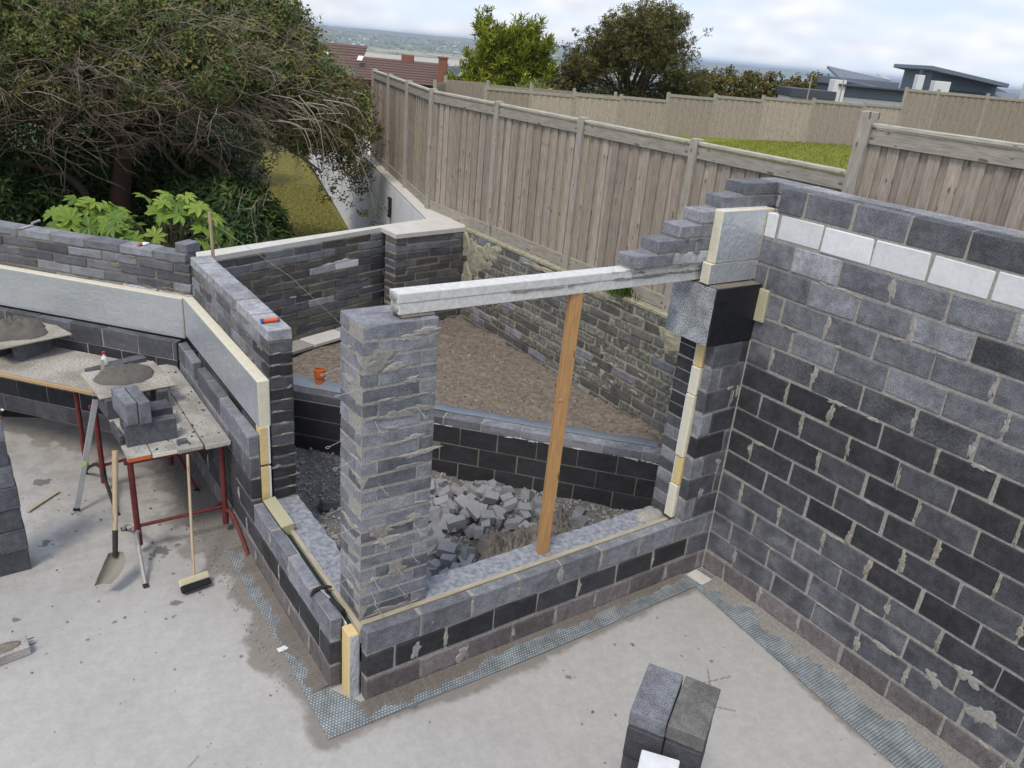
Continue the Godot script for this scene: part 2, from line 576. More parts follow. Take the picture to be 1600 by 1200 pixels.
	mk("stone_light", Color(0.4, 0.35, 0.29), 0.95)
	mk("gravel", Color(0.26, 0.245, 0.23), 0.95, T.mortar, 2.0, H, 1.5)
	mk("pebble", Color(0.34, 0.325, 0.31), 0.95, B, 6.0)
	mk("rubble", Color(0.31, 0.31, 0.318), 0.95, B, 3.0, H, 0.4)
	mk("lump_brown", Color(0.25, 0.22, 0.19), 0.95, T.mortar, 3.0, H, 0.9)
	mk("render_old", Color(1, 1, 1), 0.95, T.render, 0.8, H, 1.2)
	mk("post_wood", Color(0.55, 0.5, 0.425), 0.85, T.wood, 1.0, T.wood, 0.1, "", 0.0, true).uv1_scale = Vector3(2.2, 0.6, 1)
	mk("rail_wood", Color(0.5, 0.455, 0.385), 0.85, T.wood, 1.0, T.wood, 0.1, "", 0.0, true).uv1_scale = Vector3(2.2, 0.6, 1)
	mk("cap_wood", Color(0.66, 0.63, 0.53), 0.85, T.wood, 1.0, T.wood, 0.1, "", 0.0, true).uv1_scale = Vector3(2.2, 0.6, 1)
	mk("lawn", Color(1, 1, 1), 1.0, T.grass, 0.35, H, 3.0)
	mk("lawn_dry", Color(1, 1, 1), 1.0, T.drygrass, 0.5, H, 3.0)
	mk("bed_soil", Color(0.06, 0.05, 0.035), 1.0, T.mortar, 1.0, H, 3.0)
	mk("tile_brown", Color(0.15, 0.098, 0.08), 0.85, T.mortar, 0.6)
	mk("brick_red", Color(0.28, 0.12, 0.085), 0.9, T.mortar, 0.8)
	mk("white_paint", Color(0.78, 0.78, 0.77), 0.7)
	mk("slate", Color(0.17, 0.2, 0.24), 0.6, T.smooth, 0.5)
	mk("slate_dark", Color(0.08, 0.09, 0.11), 0.6)
	mk("black_metal", Color(0.02, 0.022, 0.025), 0.5)
	mk("frosted", Color(0.4, 0.42, 0.44), 0.35)
	mk("bark", Color(0.15, 0.115, 0.08), 0.95, T.mortar, 2.5, H, 2.0)
	mk("bark_red", Color(0.12, 0.07, 0.05), 0.95, T.mortar, 2.5, H, 2.0)
	mk("twig", Color(0.4, 0.345, 0.27), 0.95)
	mk("twig_brown", Color(0.26, 0.2, 0.14), 0.95)
	mk("twig_dark", Color(0.13, 0.1, 0.07), 0.95)
	for nm in ["leaf", "leaf_gloss"]:
		var m = mk(nm, Color(1, 1, 1), 0.7 if nm == "leaf" else 0.42)
		m.vertex_color_use_as_albedo = true
		m.cull_mode = BaseMaterial3D.CULL_DISABLED
		m.backlight_enabled = true
		m.backlight = Color(0.28, 0.3, 0.12)

# ---------------------------------------------------------------- masonry
func pick(set_name: String, r: RandomNumberGenerator) -> StandardMaterial3D:
	return M["%s%d" % [set_name, r.randi_range(0, 3)]]

# Courses of blocks. face plane passes P, runs along d; the wall is `depth` thick towards n.
# joints: heights of the bed joints; ext(c) -> [s0, s1]; off(c) -> first upright joint; tone(c, s, r) -> material
func courses(parent, P: Vector3, d: Vector3, n: Vector3, joints: Array, depth: float, ext: Callable, off: Callable, tone: Callable, bl := 0.45, sd := 1, mortar_m = null, jt := 0.01, jit := 0.0025, name := "block", proud := 0.0025):
	var r := RandomNumberGenerator.new()
	r.seed = sd
	var mo := st_new()
	var bs := Basis(d, Vector3.UP, d.cross(Vector3.UP))
	for c in range(joints.size() - 1):
		var e = ext.call(c)
		if e == null: continue
		var y0: float = joints[c]
		var y1: float = joints[c + 1]
		var runs: Array = e if e[0] is Array else [e]
		for run in runs:
			var s0: float = run[0]
			var s1: float = run[1]
			add_box(mo, Vector3(s1 - s0 - 0.01, y1 - y0, depth - 2.0 * maxf(0.004, jit * 1.2 + 0.001)), P + d * (s0 + s1) * 0.5 + Vector3.UP * ((y0 + y1) * 0.5 - 0.006) + n * depth * 0.5, 0.001, 0.0, bs)
			var cuts := [s0]
			var s: float = off.call(c)
			while s < s0 + 0.06: s += bl
			while s < s1 - 0.06:
				cuts.append(s + r.randf_range(-0.012, 0.012))
				s += bl
			cuts.append(s1)
			var gaps := []
			for i in cuts.size(): gaps.append(jt * r.randf_range(0.55, 1.5))
			for i in range(cuts.size() - 1):
				var a: float = cuts[i] + (gaps[i] * 0.5 if i > 0 else 0.0)
				var b: float = cuts[i + 1] - (gaps[i + 1] * 0.5 if i < cuts.size() - 2 else 0.0)
				var h := y1 - y0 - jt
				var ln := snappedf(b - a, 0.01)
				var mesh := cbox(Vector3(ln, h, depth), maxf(0.004, jit * 1.5), jit, r.randi_range(0, 4))
				var sc := (b - a) / ln
				var pos := P + d * (a + b) * 0.5 + Vector3.UP * (y0 + jt + h * 0.5) + n * (depth * 0.5 - r.randf_range(0.0, proud))
				var tb := bs * Basis(Vector3.UP, r.randf_range(-0.004, 0.004)) * Basis(Vector3(0, 0, 1), r.randf_range(-0.006, 0.006))
				part(name, mesh, tone.call(c, (a + b) * 0.5, r), parent, Transform3D(tb * Basis.from_scale(Vector3(sc, 1, 1)), pos))
	part("mortar", mo.commit(), mortar_m if mortar_m != null else M.mortar, parent)

# irregular dabs of mortar left on a face: list of [s, y, rs, ry]
func smears(parent, P: Vector3, d: Vector3, n_out: Vector3, list: Array, m, sd := 1, thick := 0.006, called := "mortar_smears"):
	var r := RandomNumberGenerator.new()
	r.seed = sd
	var st := st_new()
	for q in list:
		var c: Vector3 = P + d * q[0] + Vector3.UP * q[1]
		var k := 24
		var rim := []
		var mid := []
		var ph := r.randf() * TAU
		var ph2 := r.randf() * TAU
		for i in k:
			var t := TAU * i / k
			var f := 0.7 + 0.2 * sin(2 * t + ph) + 0.14 * sin(5 * t + ph2) + r.randf_range(-0.16, 0.16)
			var o: Vector3 = d * cos(t) * q[2] * f + Vector3.UP * sin(t) * q[3] * f
			rim.append(c + o - n_out * 0.003)
			mid.append(c + o * 0.7 + n_out * thick * r.randf_range(0.5, 1.0))
		var top := c + n_out * thick
		for i in k:
			var j := (i + 1) % k
			face(st, [rim[i], rim[j], mid[j], mid[i]], n_out)
			face(st, [mid[i], mid[j], top], n_out)
	var o = part(called, st.commit(), m, parent)
	o.set_meta("kind", "stuff")

func jy(j: int) -> float:
	return 0.0 if j == 0 else 0.218 + 0.225 * (j - 1)

func joints_from(y0: float, n: int, h: float) -> Array:
	var o := []
	for i in range(n + 1): o.append(y0 + h * i)
	return o

func jrange(a: int, b: int) -> Array:
	var o := []
	for j in range(a, b + 1): o.append(jy(j))
	return o

# ---------------------------------------------------------------- foliage
func leaf_mesh(kind: String) -> ArrayMesh:
	var st := st_new()
	var r := RandomNumberGenerator.new()
	r.seed = 77
	var leaves := []
	if kind == "sprig":
		for i in 6:
			leaves.append([Vector3(r.randf_range(-0.05, 0.05), i * 0.035, r.randf_range(-0.05, 0.05)), Vector3(cos(i * 2.4), r.randf_range(0.1, 0.7), sin(i * 2.4)), 0.1, 0.026])
	elif kind == "laurel":
		for i in 6:
			leaves.append([Vector3(0, i * 0.03, 0), Vector3(cos(i * 2.4), r.randf_range(-0.2, 0.6), sin(i * 2.4)), 0.17, 0.024])
	elif kind == "needle":
		for i in 7:
			leaves.append([Vector3(0, i * 0.05, 0), Vector3(cos(i * 2.4) * 0.55, 1.0, sin(i * 2.4) * 0.55), 0.24, 0.03])
	elif kind == "clump":
		for i in 8:
			leaves.append([Vector3(r.randf_range(-0.14, 0.14), r.randf_range(-0.14, 0.14), r.randf_range(-0.14, 0.14)), Vector3(r.randf_range(-1, 1), r.randf_range(-0.4, 0.8), r.randf_range(-1, 1)), 0.14, 0.055])
	elif kind == "blade":
		for i in 5:
			leaves.append([Vector3(r.randf_range(-0.02, 0.02), 0, r.randf_range(-0.02, 0.02)), Vector3(r.randf_range(-0.5, 0.5), 1, r.randf_range(-0.5, 0.5)), r.randf_range(0.04, 0.08), 0.003])
	for l in leaves:
		var dir: Vector3 = l[1].normalized()
		var side: Vector3 = dir.cross(Vector3.UP).normalized() if absf(dir.y) < 0.98 else Vector3.RIGHT
		var up: Vector3 = side.cross(dir).normalized()
		var p0: Vector3 = l[0]
		var L: float = l[2]
		var W: float = l[3]
		var a := p0 + dir * L * 0.45 + side * W + up * W * 0.3
		var b := p0 + dir * L * 0.45 - side * W + up * W * 0.3
		var c := p0 + dir * L - up * L * 0.12
		var m := p0 + dir * L * 0.5 - up * W * 0.1
		for t in [[p0, a, m], [p0, m, b], [a, c, m], [m, c, b]]:
			face(st, t, up)
	return st.commit()

# volumes: [centre, radii, how many, shell share 0..1]; colours: linear
func foliage(called: String, parent, mesh: ArrayMesh, m, volumes: Array, cols: Array, sc0: float, sc1: float, sd: int, droop := 0.0, lumps := 0.35, up_bias := 0.0):
	var r := RandomNumberGenerator.new()
	r.seed = sd
	var nz := FastNoiseLite.new()
	nz.seed = sd
	nz.frequency = 1.0
	var xs := []
	var cs := []
	for v in volumes:
		var ctr: Vector3 = v[0]
		var rad: Vector3 = v[1]
		var done := 0
		var tries := 0
		while done < v[2] and tries < v[2] * 12:
			tries += 1
			var q := Vector3(r.randfn(), r.randfn(), r.randfn()).normalized()
			var f := pow(r.randf(), 1.0 / 3.0)
			f = lerpf(f, r.randf_range(0.82, 1.03), v[3])
			# the outline swells and sinks, and gaps open where the noise is low
			var edge := 1.0 + lumps * nz.get_noise_3d(q.x * 2.2 + ctr.x, q.y * 2.2 + ctr.y, q.z * 2.2 + ctr.z)
			var p := ctr + q * rad * f * edge
			if nz.get_noise_3d(p.x * 2.0, p.y * 2.0, p.z * 2.0) < -0.16 + r.randf_range(-0.12, 0.12): continue
			var dir := (q + Vector3(r.randfn(), r.randfn(), r.randfn()) * 0.6 + Vector3.UP * up_bias - Vector3.UP * droop).normalized()
			var bs := bar_basis(dir) * Basis(Vector3.UP, r.randf() * TAU)
			xs.append(Transform3D(bs.scaled_local(Vector3.ONE * r.randf_range(sc0, sc1)), p))
			var c: Color = cols[r.randi_range(0, cols.size() - 1)]
			var w := r.randf_range(0.75, 1.25)
			cs.append(Color(c.r * w, c.g * w, c.b * w))
			done += 1
	var mm := MultiMesh.new()
	mm.transform_format = MultiMesh.TRANSFORM_3D
	mm.use_colors = true
	mm.mesh = mesh
	mm.instance_count = xs.size()
	for i in xs.size():
		mm.set_instance_transform(i, xs[i])
		mm.set_instance_color(i, cs[i])
	var o := MultiMeshInstance3D.new()
	o.name = called
	o.multimesh = mm
	o.material_override = m
	parent.add_child(o, true)
	o.set_meta("kind", "stuff")
	return o

func scatter(called, parent, mesh, m, xs: Array, cols = null):
	var mm := MultiMesh.new()
	mm.transform_format = MultiMesh.TRANSFORM_3D
	mm.use_colors = cols != null
	mm.mesh = mesh
	mm.instance_count = xs.size()
	for i in xs.size():
		mm.set_instance_transform(i, xs[i])
		if cols != null: mm.set_instance_color(i, cols[i])
	var o := MultiMeshInstance3D.new()
	o.name = numbered(called) if parent == self else called
	o.multimesh = mm
	o.material_override = m
	parent.add_child(o, true)
	o.set_meta("kind", "stuff")
	return o

# ================================================================= scene
func _ready():
	rng.seed = 4
	set_view()
	build_textures()
	build_materials()
	build_ground()
	build_room_walls()
	build_outer_leaf()
	build_court()
	build_near_fence()
	build_upper_garden()
	build_far_land()
	build_garden_plants()
	build_site_things()

func set_view():
	var cam := Camera3D.new()
	cam.name = "camera"
	add_child(cam)
	var r := Vector3(0.825, 0.084, 0.559)
	var f := Vector3(0.5432, -0.3902, -0.7434).normalized()
	r = (r - f * r.dot(f)).normalized()
	var u := r.cross(f)
	cam.transform = Transform3D(Basis(r, u, -f), Vector3(-5.715, 4.717, 4.273))
	cam.fov = 51.38
	cam.near = 0.05
	cam.far = 30000.0
	cam.current = true
	var we := WorldEnvironment.new()
	we.name = "world"
	var e := Environment.new()
	e.background_mode = Environment.BG_SKY
	e.tonemap_mode = Environment.TONE_MAPPER_LINEAR
	e.tonemap_exposure = 1.12
	e.sdfgi_enabled = true
	e.ssao_enabled = true
	e.ssil_enabled = true
	e.fog_enabled = true
	e.fog_density = 0.00012
	e.fog_light_color = Color(0.8, 0.87, 0.97)
	var sk := Sky.new()
	var pm := PanoramaSkyMaterial.new()
	pm.panorama = sky_picture()
	sk.sky_material = pm
	e.sky = sk
	we.environment = e
	add_child(we)
	var sun := DirectionalLight3D.new()
	sun.name = "sun"
	sun.light_energy = 0.6
	sun.light_angular_distance = 14.0
	sun.light_color = Color(1.0, 0.96, 0.9)
	sun.shadow_enabled = true
	sun.transform = Transform3D.IDENTITY.looking_at(Vector3(0.5, -1.0, -0.34), Vector3.UP)
	add_child(sun)

func sky_picture() -> ImageTexture:
	var w := 1024
	var h := 512
	var nz := FastNoiseLite.new()
	nz.seed = 12
	nz.frequency = 1.0
	nz.fractal_octaves = 5
	var im := Image.create(w, h, false, Image.FORMAT_RGBF)
	for y in h:
		var el := (0.5 - (y + 0.5) / h) * PI
		for x in w:
			var az := (x + 0.5) / w * TAU
			var d := Vector3(cos(el) * sin(az), sin(el), -cos(el) * cos(az))
			var c: Color
			if d.y < -0.02:
				c = Color(0.35, 0.37, 0.38)
			else:
				var k := 1.0 / (maxf(d.y, 0.0) + 0.16)
				var p := Vector3(d.x * k, 0.0, d.z * k)
				var a := nz.get_noise_2d(p.x * 0.9 + 3.0, p.z * 0.9)
				var b := nz.get_noise_2d(p.x * 2.3 + 11.0, p.z * 2.3 + 5.0)
				var cov := clampf(0.52 + 1.2 * a + 0.45 * b, 0, 1)
				var blue := Color(0.56, 0.69, 0.9).lerp(Color(0.3, 0.46, 0.78), clampf(d.y * 1.3, 0, 1))
				blue = blue.lerp(Color(0.74, 0.83, 0.94), clampf(1.0 - d.y * 5.0, 0, 1))
				var lit := clampf(0.62 + 0.9 * b - 0.5 * a, 0, 1)
				var cloud := Color(0.66, 0.68, 0.76).lerp(Color(0.97, 0.98, 1.0), lit)
				c = blue.lerp(cloud, cov)
			im.set_pixel(x, y, Color(c.r * 1.02, c.g * 1.02, c.b * 1.02))
	return ImageTexture.create_from_image(im)

# ---------------------------------------------------------------- ground
func seg_dist(p: Vector2, a: Vector2, b: Vector2) -> float:
	var ab := b - a
	return (p - (a + ab * clampf((p - a).dot(ab) / ab.length_squared(), 0, 1))).length()

func build_ground():
	# room floor: a screeded slab whose damp stains lie where the photograph shows them
	var x0 := -9.5
	var x1 := 0.1
	var z0 := -8.0
	var z1 := 6.5
	var n := 1024
	var nz := FastNoiseLite.new()
	nz.seed = 5
	nz.frequency = 1.0
	nz.fractal_octaves = 4
	var r := RandomNumberGenerator.new()
	r.seed = 8
	var edge := [Vector2(-4.06, -2.6), Vector2(-4.06, -0.86), Vector2(-4.08, 0.18), Vector2(-2.2, 0.24), Vector2(-0.3, 0.18), Vector2(-0.42, 1.4), Vector2(-0.56, 2.6), Vector2(-0.6, 6.0)]
	var wide := [0.22, 0.12, 0.1, 0.08, 0.04, 0.06, 0.05]
	var wallline := [Vector2(-3.88, -2.4), Vector2(-3.88, -4.62), Vector2(-7.0, -8.16)]
	var spots := []
	for i in 26: spots.append(Vector3(r.randf_range(-6.2, -4.3), r.randf_range(-4.7, -1.6), pow(r.randf(), 4.0) * 0.08 + 0.008))
	for i in 60: spots.append(Vector3(r.randf_range(-6.5, -0.6), r.randf_range(-2.0, 4.0), r.randf_range(0.006, 0.018)))
	var data := PackedByteArray()
	data.resize(n * n * 3)
	for j in n:
		for i in n:
			var p := Vector2(lerpf(x0, x1, (i + 0.5) / n), lerpf(z0, z1, (j + 0.5) / n))
			var a := nz.get_noise_2d(p.x * 0.7, p.y * 0.7)
			var b := nz.get_noise_2d(p.x * 2.6 + 9.0, p.y * 2.6)
			var g := nz.get_noise_2d(p.x * 11.0, p.y * 11.0 + 4.0)
			var c := Color(0.5, 0.482, 0.453) * (1.0 + 0.08 * a + 0.05 * b + 0.06 * g)
			var wet := 0.0
			for k in wide.size():
				var d := seg_dist(p, edge[k], edge[k + 1])
				var w: float = wide[k] * (1.0 + 0.5 * b + 0.8 * a)
				wet = maxf(wet, clampf((w - d + 0.03 * g) / 0.06, 0, 1))
			for k in 2:
				var d := seg_dist(p, wallline[k], wallline[k + 1])
				wet = maxf(wet, clampf((0.55 + 0.25 * b + 0.15 * a - d) / 0.08, 0, 1))
			c = c.lerp(Color(0.24, 0.212, 0.18), wet * 0.82)
			# silt and spilt mortar round the trestle
			if p.x < -4.2 and p.y < -1.4:
				c = c.lerp(Color(0.36, 0.34, 0.31), clampf(0.35 + 1.0 * b + 0.6 * g, 0, 0.7) * clampf((-1.4 - p.y) * 0.6, 0, 1))
			for s in spots:
				var dx: float = p.x - s.x
				var dz: float = p.y - s.y
				if absf(dx) < 0.3 and absf(dz) < 0.3:
					var d := sqrt(dx * dx + dz * dz) * (1.0 + 0.8 * g + 0.5 * b)
					if d < s.z: c = c.lerp(Color(0.14, 0.125, 0.11), 0.8)
			# setting-out scratches
			for q in [[Vector2(-1.3, 1.35), Vector2(-1.05, 1.06)], [Vector2(-1.22, 1.15), Vector2(-0.92, 1.22)], [Vector2(-1.4, 1.3), Vector2(-1.2, 1.5)], [Vector2(-5.3, 0.2), Vector2(-4.9, -0.12)]]:
				if seg_dist(p, q[0], q[1]) < 0.006: c = c.lerp(Color(0.16, 0.13, 0.1), 0.7)
			c = c.linear_to_srgb()
			var o := (j * n + i) * 3
			data[o] = clampi(int(c.r * 255), 0, 255)
			data[o + 1] = clampi(int(c.g * 255), 0, 255)
			data[o + 2] = clampi(int(c.b * 255), 0, 255)
	var fm := StandardMaterial3D.new()
	fm.resource_name = "floor_screed"
	fm.albedo_texture = ImageTexture.create_from_image(Image.create_from_data(n, n, false, Image.FORMAT_RGB8, data))
	fm.roughness = 0.85
	fm.detail_enabled = true
	fm.detail_blend_mode = BaseMaterial3D.BLEND_MODE_MUL
	fm.detail_albedo = T.floor_grain
	fm.detail_uv_layer = BaseMaterial3D.DETAIL_UV_2
	fm.uv2_triplanar = true
	fm.uv2_world_triplanar = true
	fm.uv2_scale = Vector3.ONE * 1.7
	fm.albedo_color = Color(1, 1, 1)
	var st := st_new()
	var fp := [Vector2(0.05, 6.5), Vector2(0.05, -0.05), Vector2(-3.55, -0.05), Vector2(-3.55, -4.6), Vector2(-6.6, -8.0), Vector2(-9.5, -8.0), Vector2(-9.5, 6.5)]
	var tri_i := Geometry2D.triangulate_polygon(PackedVector2Array(fp))
	for i in range(0, tri_i.size(), 3):
		var pts := []
		var uvs := []
		for k in 3:
			var q: Vector2 = fp[tri_i[i + k]]
			pts.append(Vector3(q.x, 0, q.y))
			uvs.append(Vector2((q.x - x0) / (x1 - x0), (q.y - z0) / (z1 - z0)))
		face(st, pts, Vector3.UP, uvs)
	struct("floor", st.commit(), fm)
	# the hillside: one sheet out to the far plain
	var g := st_new()
	var hn := FastNoiseLite.new()
	hn.seed = 3
	hn.frequency = 1.0
	var rad := [0.0, 3, 6, 9, 12, 16, 20, 26, 34, 45, 60, 90, 140, 220, 350, 560, 900, 1400, 2200, 3500, 6000, 11000]
	var seg := 72
	var grid := []
	for i in rad.size():
		var row := []
		for k in seg:
			var t := TAU * k / seg
			var x: float = -3.0 + cos(t) * rad[i]
			var z: float = -2.0 + sin(t) * rad[i]
			var y := -0.12
			if rad[i] > 40.0: y = -0.12 - 62.0 * clampf(1.0 - exp(-(rad[i] - 40.0) / 420.0), 0, 1)
			row.append(Vector3(x, y, z))
		grid.append(row)
	for i in range(rad.size() - 1):
		for k in seg:
			var k2 := (k + 1) % seg
			var q := [grid[i][k], grid[i][k2], grid[i + 1][k2], grid[i + 1][k]]
			if i == 0: face(g, [q[0], q[2], q[3]], Vector3.UP)
			else: face(g, q, Vector3.UP)
	var gm = mk("hillside", Color(0.14, 0.15, 0.06), 1.0, T.smooth, 0.004)
	gm.detail_enabled = true
	gm.detail_blend_mode = BaseMaterial3D.BLEND_MODE_MUL
	gm.detail_albedo = T.blotch
	gm.detail_uv_layer = BaseMaterial3D.DETAIL_UV_2
	gm.uv2_triplanar = true
	gm.uv2_world_triplanar = true
	gm.uv2_scale = Vector3.ONE * 0.0011
	struct("ground", g.commit(), gm)
	# lawn between the back wall and the white wall, planting bed behind the house wall
	struct("lawn", prism([Vector2(-0.9, -6.6), Vector2(0.35, -6.5), Vector2(6.2, -28.0), Vector2(2.0, -28.0), Vector2(-1.2, -11.0)], -0.11, 0.0), M.lawn_dry)
	struct("planting_bed", prism([Vector2(-9.0, -8.2), Vector2(-3.3, -5.1), Vector2(-0.9, -6.6), Vector2(-1.2, -11.0), Vector2(2.0, -28.0), Vector2(-14, -28.0), Vector2(-14, -12.0)], -0.11, 0.005), M.bed_soil)
	# grass on the strip of lawn
	var xs := []
	var cs := []
	for i in 9000:
		var z := r.randf_range(-21.0, -7.0)
		var t := (-z - 6.5) / 21.5
		var x := r.randf_range(lerpf(-1.0, 1.8, t), lerpf(0.3, 6.0, t))
		xs.append(Transform3D(Basis(Vector3.UP, r.randf() * TAU).scaled(Vector3.ONE * r.randf_range(0.5, 1.0)), Vector3(x, 0, z)))
		cs.append([Color(0.18, 0.2, 0.04), Color(0.27, 0.25, 0.075), Color(0.14, 0.17, 0.03)][r.randi_range(0, 2)])
	tag(scatter("grass", self, leaf_mesh("blade"), M.leaf, xs, cs), "dry yellowish grass of the lawn strip below the white wall", "grass")

# ---------------------------------------------------------------- room side walls
func build_room_walls():
	# tall inner leaf: visible face x = 0
	var t = thing("block_wall", "tall wall of dark grey concrete blocks with one course of white blocks", "wall")
	var off := func(c):
		if c == 1: return 0.34
		if c == 11: return 0.41
		return 0.03 if c % 2 == 1 else 0.25
	var tone := func(c, s, r):
		if c == 15: return pick("white", r)
		if c == 0: return pick("purple", r)
		if c == 16: return pick("dark" if r.randf() < 0.4 else "grey", r)
		if c >= 11: return pick("grey" if r.randf() < 0.85 else ("bloom" if c < 14 else "pale"), r)
		if c >= 10: return pick("bloom" if s < 1.9 else ("damp" if r.randf() < 0.5 else "dark"), r)
		if c >= 5: return pick("wet" if r.randf() < 0.8 else "damp", r)
		if c >= 3: return pick(("bloom" if r.randf() < 0.5 else "dark") if s < 1.8 + 0.3 * (4 - c) else "wet", r)
		return pick("dark" if r.randf() < 0.4 else "bloom", r)
	var ext := func(c):
		if c == 16: return [0.0, 4.7]
		return [0.0, 4.7] if c < 11 else [-0.1, 4.7]
	courses(t, Vector3(0, 0, 0), Vector3(0, 0, 1), Vector3(1, 0, 0), jrange(0, 17), 0.1, ext, off, tone, 0.45, 11, null, 0.021, 0.0055)
	var r := RandomNumberGenerator.new()
	r.seed = 31
	var l := []
	var lb := []
	for c in range(0, 17):
		var s: float = off.call(c)
		while s < 4.6:
			if s > 0.1 and c < 15 and r.randf() < (0.5 if c < 11 else 0.2):
				var q := [s + r.randf_range(-0.01, 0.015), (jy(c) + jy(c + 1)) * 0.5 + 0.005 + r.randf_range(-0.03, 0.03), r.randf_range(0.018, 0.045), r.randf_range(0.085, 0.14)]
				if c >= 3 and c < 10: lb.append(q)
				else: l.append(q)
			if r.randf() < 0.16 and c > 0 and c < 15: l.append([s + r.randf_range(0.05, 0.4), jy(c) + 0.004, r.randf_range(0.04, 0.14), r.randf_range(0.012, 0.03)])
			s += 0.45
	l.append_array([[2.33, jy(2) + 0.03, 0.1, 0.1], [2.55, jy(3), 0.12, 0.1], [2.72, jy(2) + 0.0, 0.13, 0.13], [1.9, jy(2), 0.14, 0.04]])
	smears(t, Vector3.ZERO, Vector3(0, 0, 1), Vector3(-1, 0, 0), l, M.mortar, 5, 0.006)
	smears(t, Vector3.ZERO, Vector3(0, 0, 1), Vector3(-1, 0, 0), lb, M.mortar_beige, 6, 0.006)
	part("corner_mortar", cbox(Vector3(0.022, 2.46, 0.02), 0.008, 0.004, 0), M.mortar, t, at(Vector3(-0.002, 1.232, 0.002)))
	# low wall under the opening with the jamb at its end
	var w = thing("window_wall", "low three course grey block wall under the window opening with tall jamb", "wall")
	var tone2 := func(c, s, rr):
		if c == 0: return pick("purple", rr)
		if c == 1: return pick("wet" if s < 3.25 else "dark", rr)
		if c == 2: return pick("grey", rr)
		if c >= 6 and s > 3.42: return pick("wet" if rr.randf() < 0.5 else "dark", rr)
		return pick("grey" if s < 3.4 else "dark", rr)
	courses(w, Vector3(-3.7, 0, 0.0), Vector3(1, 0, 0), Vector3(0, 0, -1), jrange(0, 11), 0.1, func(c): return [0.0, 3.706] if c < 3 else [3.245, 3.706], func(c): return 0.46 if c % 2 == 0 else 0.24, tone2, 0.45, 12, null, 0.018, 0.006)
	var l2 := []
	for i in 15:
		var cc := i % 3
		l2.append([(0.46 if cc % 2 == 0 else 0.24) + 0.45 * r.randi_range(0, 6) + r.randf_range(-0.01, 0.01), (jy(cc) + jy(cc + 1)) * 0.5, r.randf_range(0.02, 0.045), r.randf_range(0.08, 0.13)])
	for i in 7: l2.append([r.randf_range(3.3, 3.68), r.randf_range(0.7, 2.4), r.randf_range(0.012, 0.06), r.randf_range(0.03, 0.1)])
	l2.append_array([[0.42, 0.34, 0.07, 0.11], [0.85, 0.1, 0.08, 0.1], [0.55, 0.55, 0.03, 0.1]])
	smears(w, Vector3(-3.7, 0, 0), Vector3(1, 0, 0), Vector3(0, 0, 1), l2, M.mortar, 7, 0.006)
	# side wall of the opening and the stepped return, running away to the bend and along the slanted leg
	var d2 := Vector3(-0.66, 0, -0.75).normalized()
	var n2 := Vector3(-d2.z, 0, d2.x)
	var v = thing("inner_leaf", "grey block inner wall beside the trestle, low near the corner then taller", "wall")
	var tone3 := func(c, s, rr):
		if c == 0: return pick("purple", rr)
		if c >= 4: return pick("dark" if rr.randf() < 0.4 else "grey", rr)
		if s < 1.9: return pick("wet" if c == 1 else ("grey" if c == 2 else "dark"), rr)
		return pick("wet", rr)
	var ext3 := func(c):
		if c < 3: return [0.0, 4.36]
		if c == 5: return [[1.84, 3.56], [3.73, 4.36]]
		return [1.84, 4.36]
	courses(v, Vector3(-3.88, 0, -0.26), Vector3(0, 0, -1), Vector3(1, 0, 0), jrange(0, 6), 0.1, ext3, func(c): return (0.44 if c % 2 == 0 else 0.22) if c < 3 else (2.29 if c % 2 == 1 else 2.06), tone3, 0.45, 13, null, 0.016, 0.006)
	var l3 := []
	for i in 14:
		var cc := i % 3
		l3.append([(0.44 if cc % 2 == 0 else 0.22) + 0.45 * r.randi_range(0, 7) + r.randf_range(-0.01, 0.01), (jy(cc) + jy(cc + 1)) * 0.5, r.randf_range(0.018, 0.04), r.randf_range(0.07, 0.12)])
	smears(v, Vector3(-3.88, 0, -0.26), Vector3(0, 0, -1), Vector3(-1, 0, 0), l3, M.mortar, 8, 0.006)
	var v2 = thing("inner_leaf", "slanted inner wall of near black blocks with pale mortar behind the plywood table", "wall")
	courses(v2, Vector3(-3.88, 0, -4.62), d2, n2, jrange(0, 6), 0.1, func(c): return [0.02, 4.2], func(c): return 0.3 if c % 2 == 0 else 0.08, func(c, s, rr): return pick("wet" if c < 5 and c > 0 else ("dark" if c == 5 else "purple"), rr), 0.45, 14)
	# insulation in the cavity: boards with foil faces
	for q in [[-2.11, -3.3], [-3.303, -4.66]]:
		pir_board("cavity_board", "foil faced insulation board with cream edges standing beside the straight block wall", Vector3(-3.78, 1.4, q[0]), Vector3(0, 0, -1), Vector3(1, 0, 0), q[0] - q[1], 0.45, "tall foil insulation boards on the straight run")
	var b0 := Vector3(-3.78, 1.36, -4.62 - 0.0377)
	for i in 3:
		pir_board("cavity_board", "long foil faced insulation board behind the slanted block wall and plywood table", b0 + d2 * (0.02 + i * 1.305), d2, n2, 1.3, 0.47, "foil insulation boards on the slanted run")
	# cream foam closing the side jamb, two lengths
	for q in [[0.665, 1.0], [1.03, 1.4]]:
		var o = thing("jamb_foam", "yellow foam strip with white edge closing the cavity below the foil board", "insulation", Vector3.ZERO, 0, "yellow foam strips in the side jamb")
		var bb = span_box(Vector3(-3.778, q[0], -2.2), Vector3(-3.705, q[1], -2.1), 0.002)
		part("core", bb[0], M.pir, o, bb[1])
		bb = span_box(Vector3(-3.704, q[0], -2.2), Vector3(-3.688, q[1], -2.098), 0.001)
		part("edge", bb[0], M.white_strip, o, bb[1])
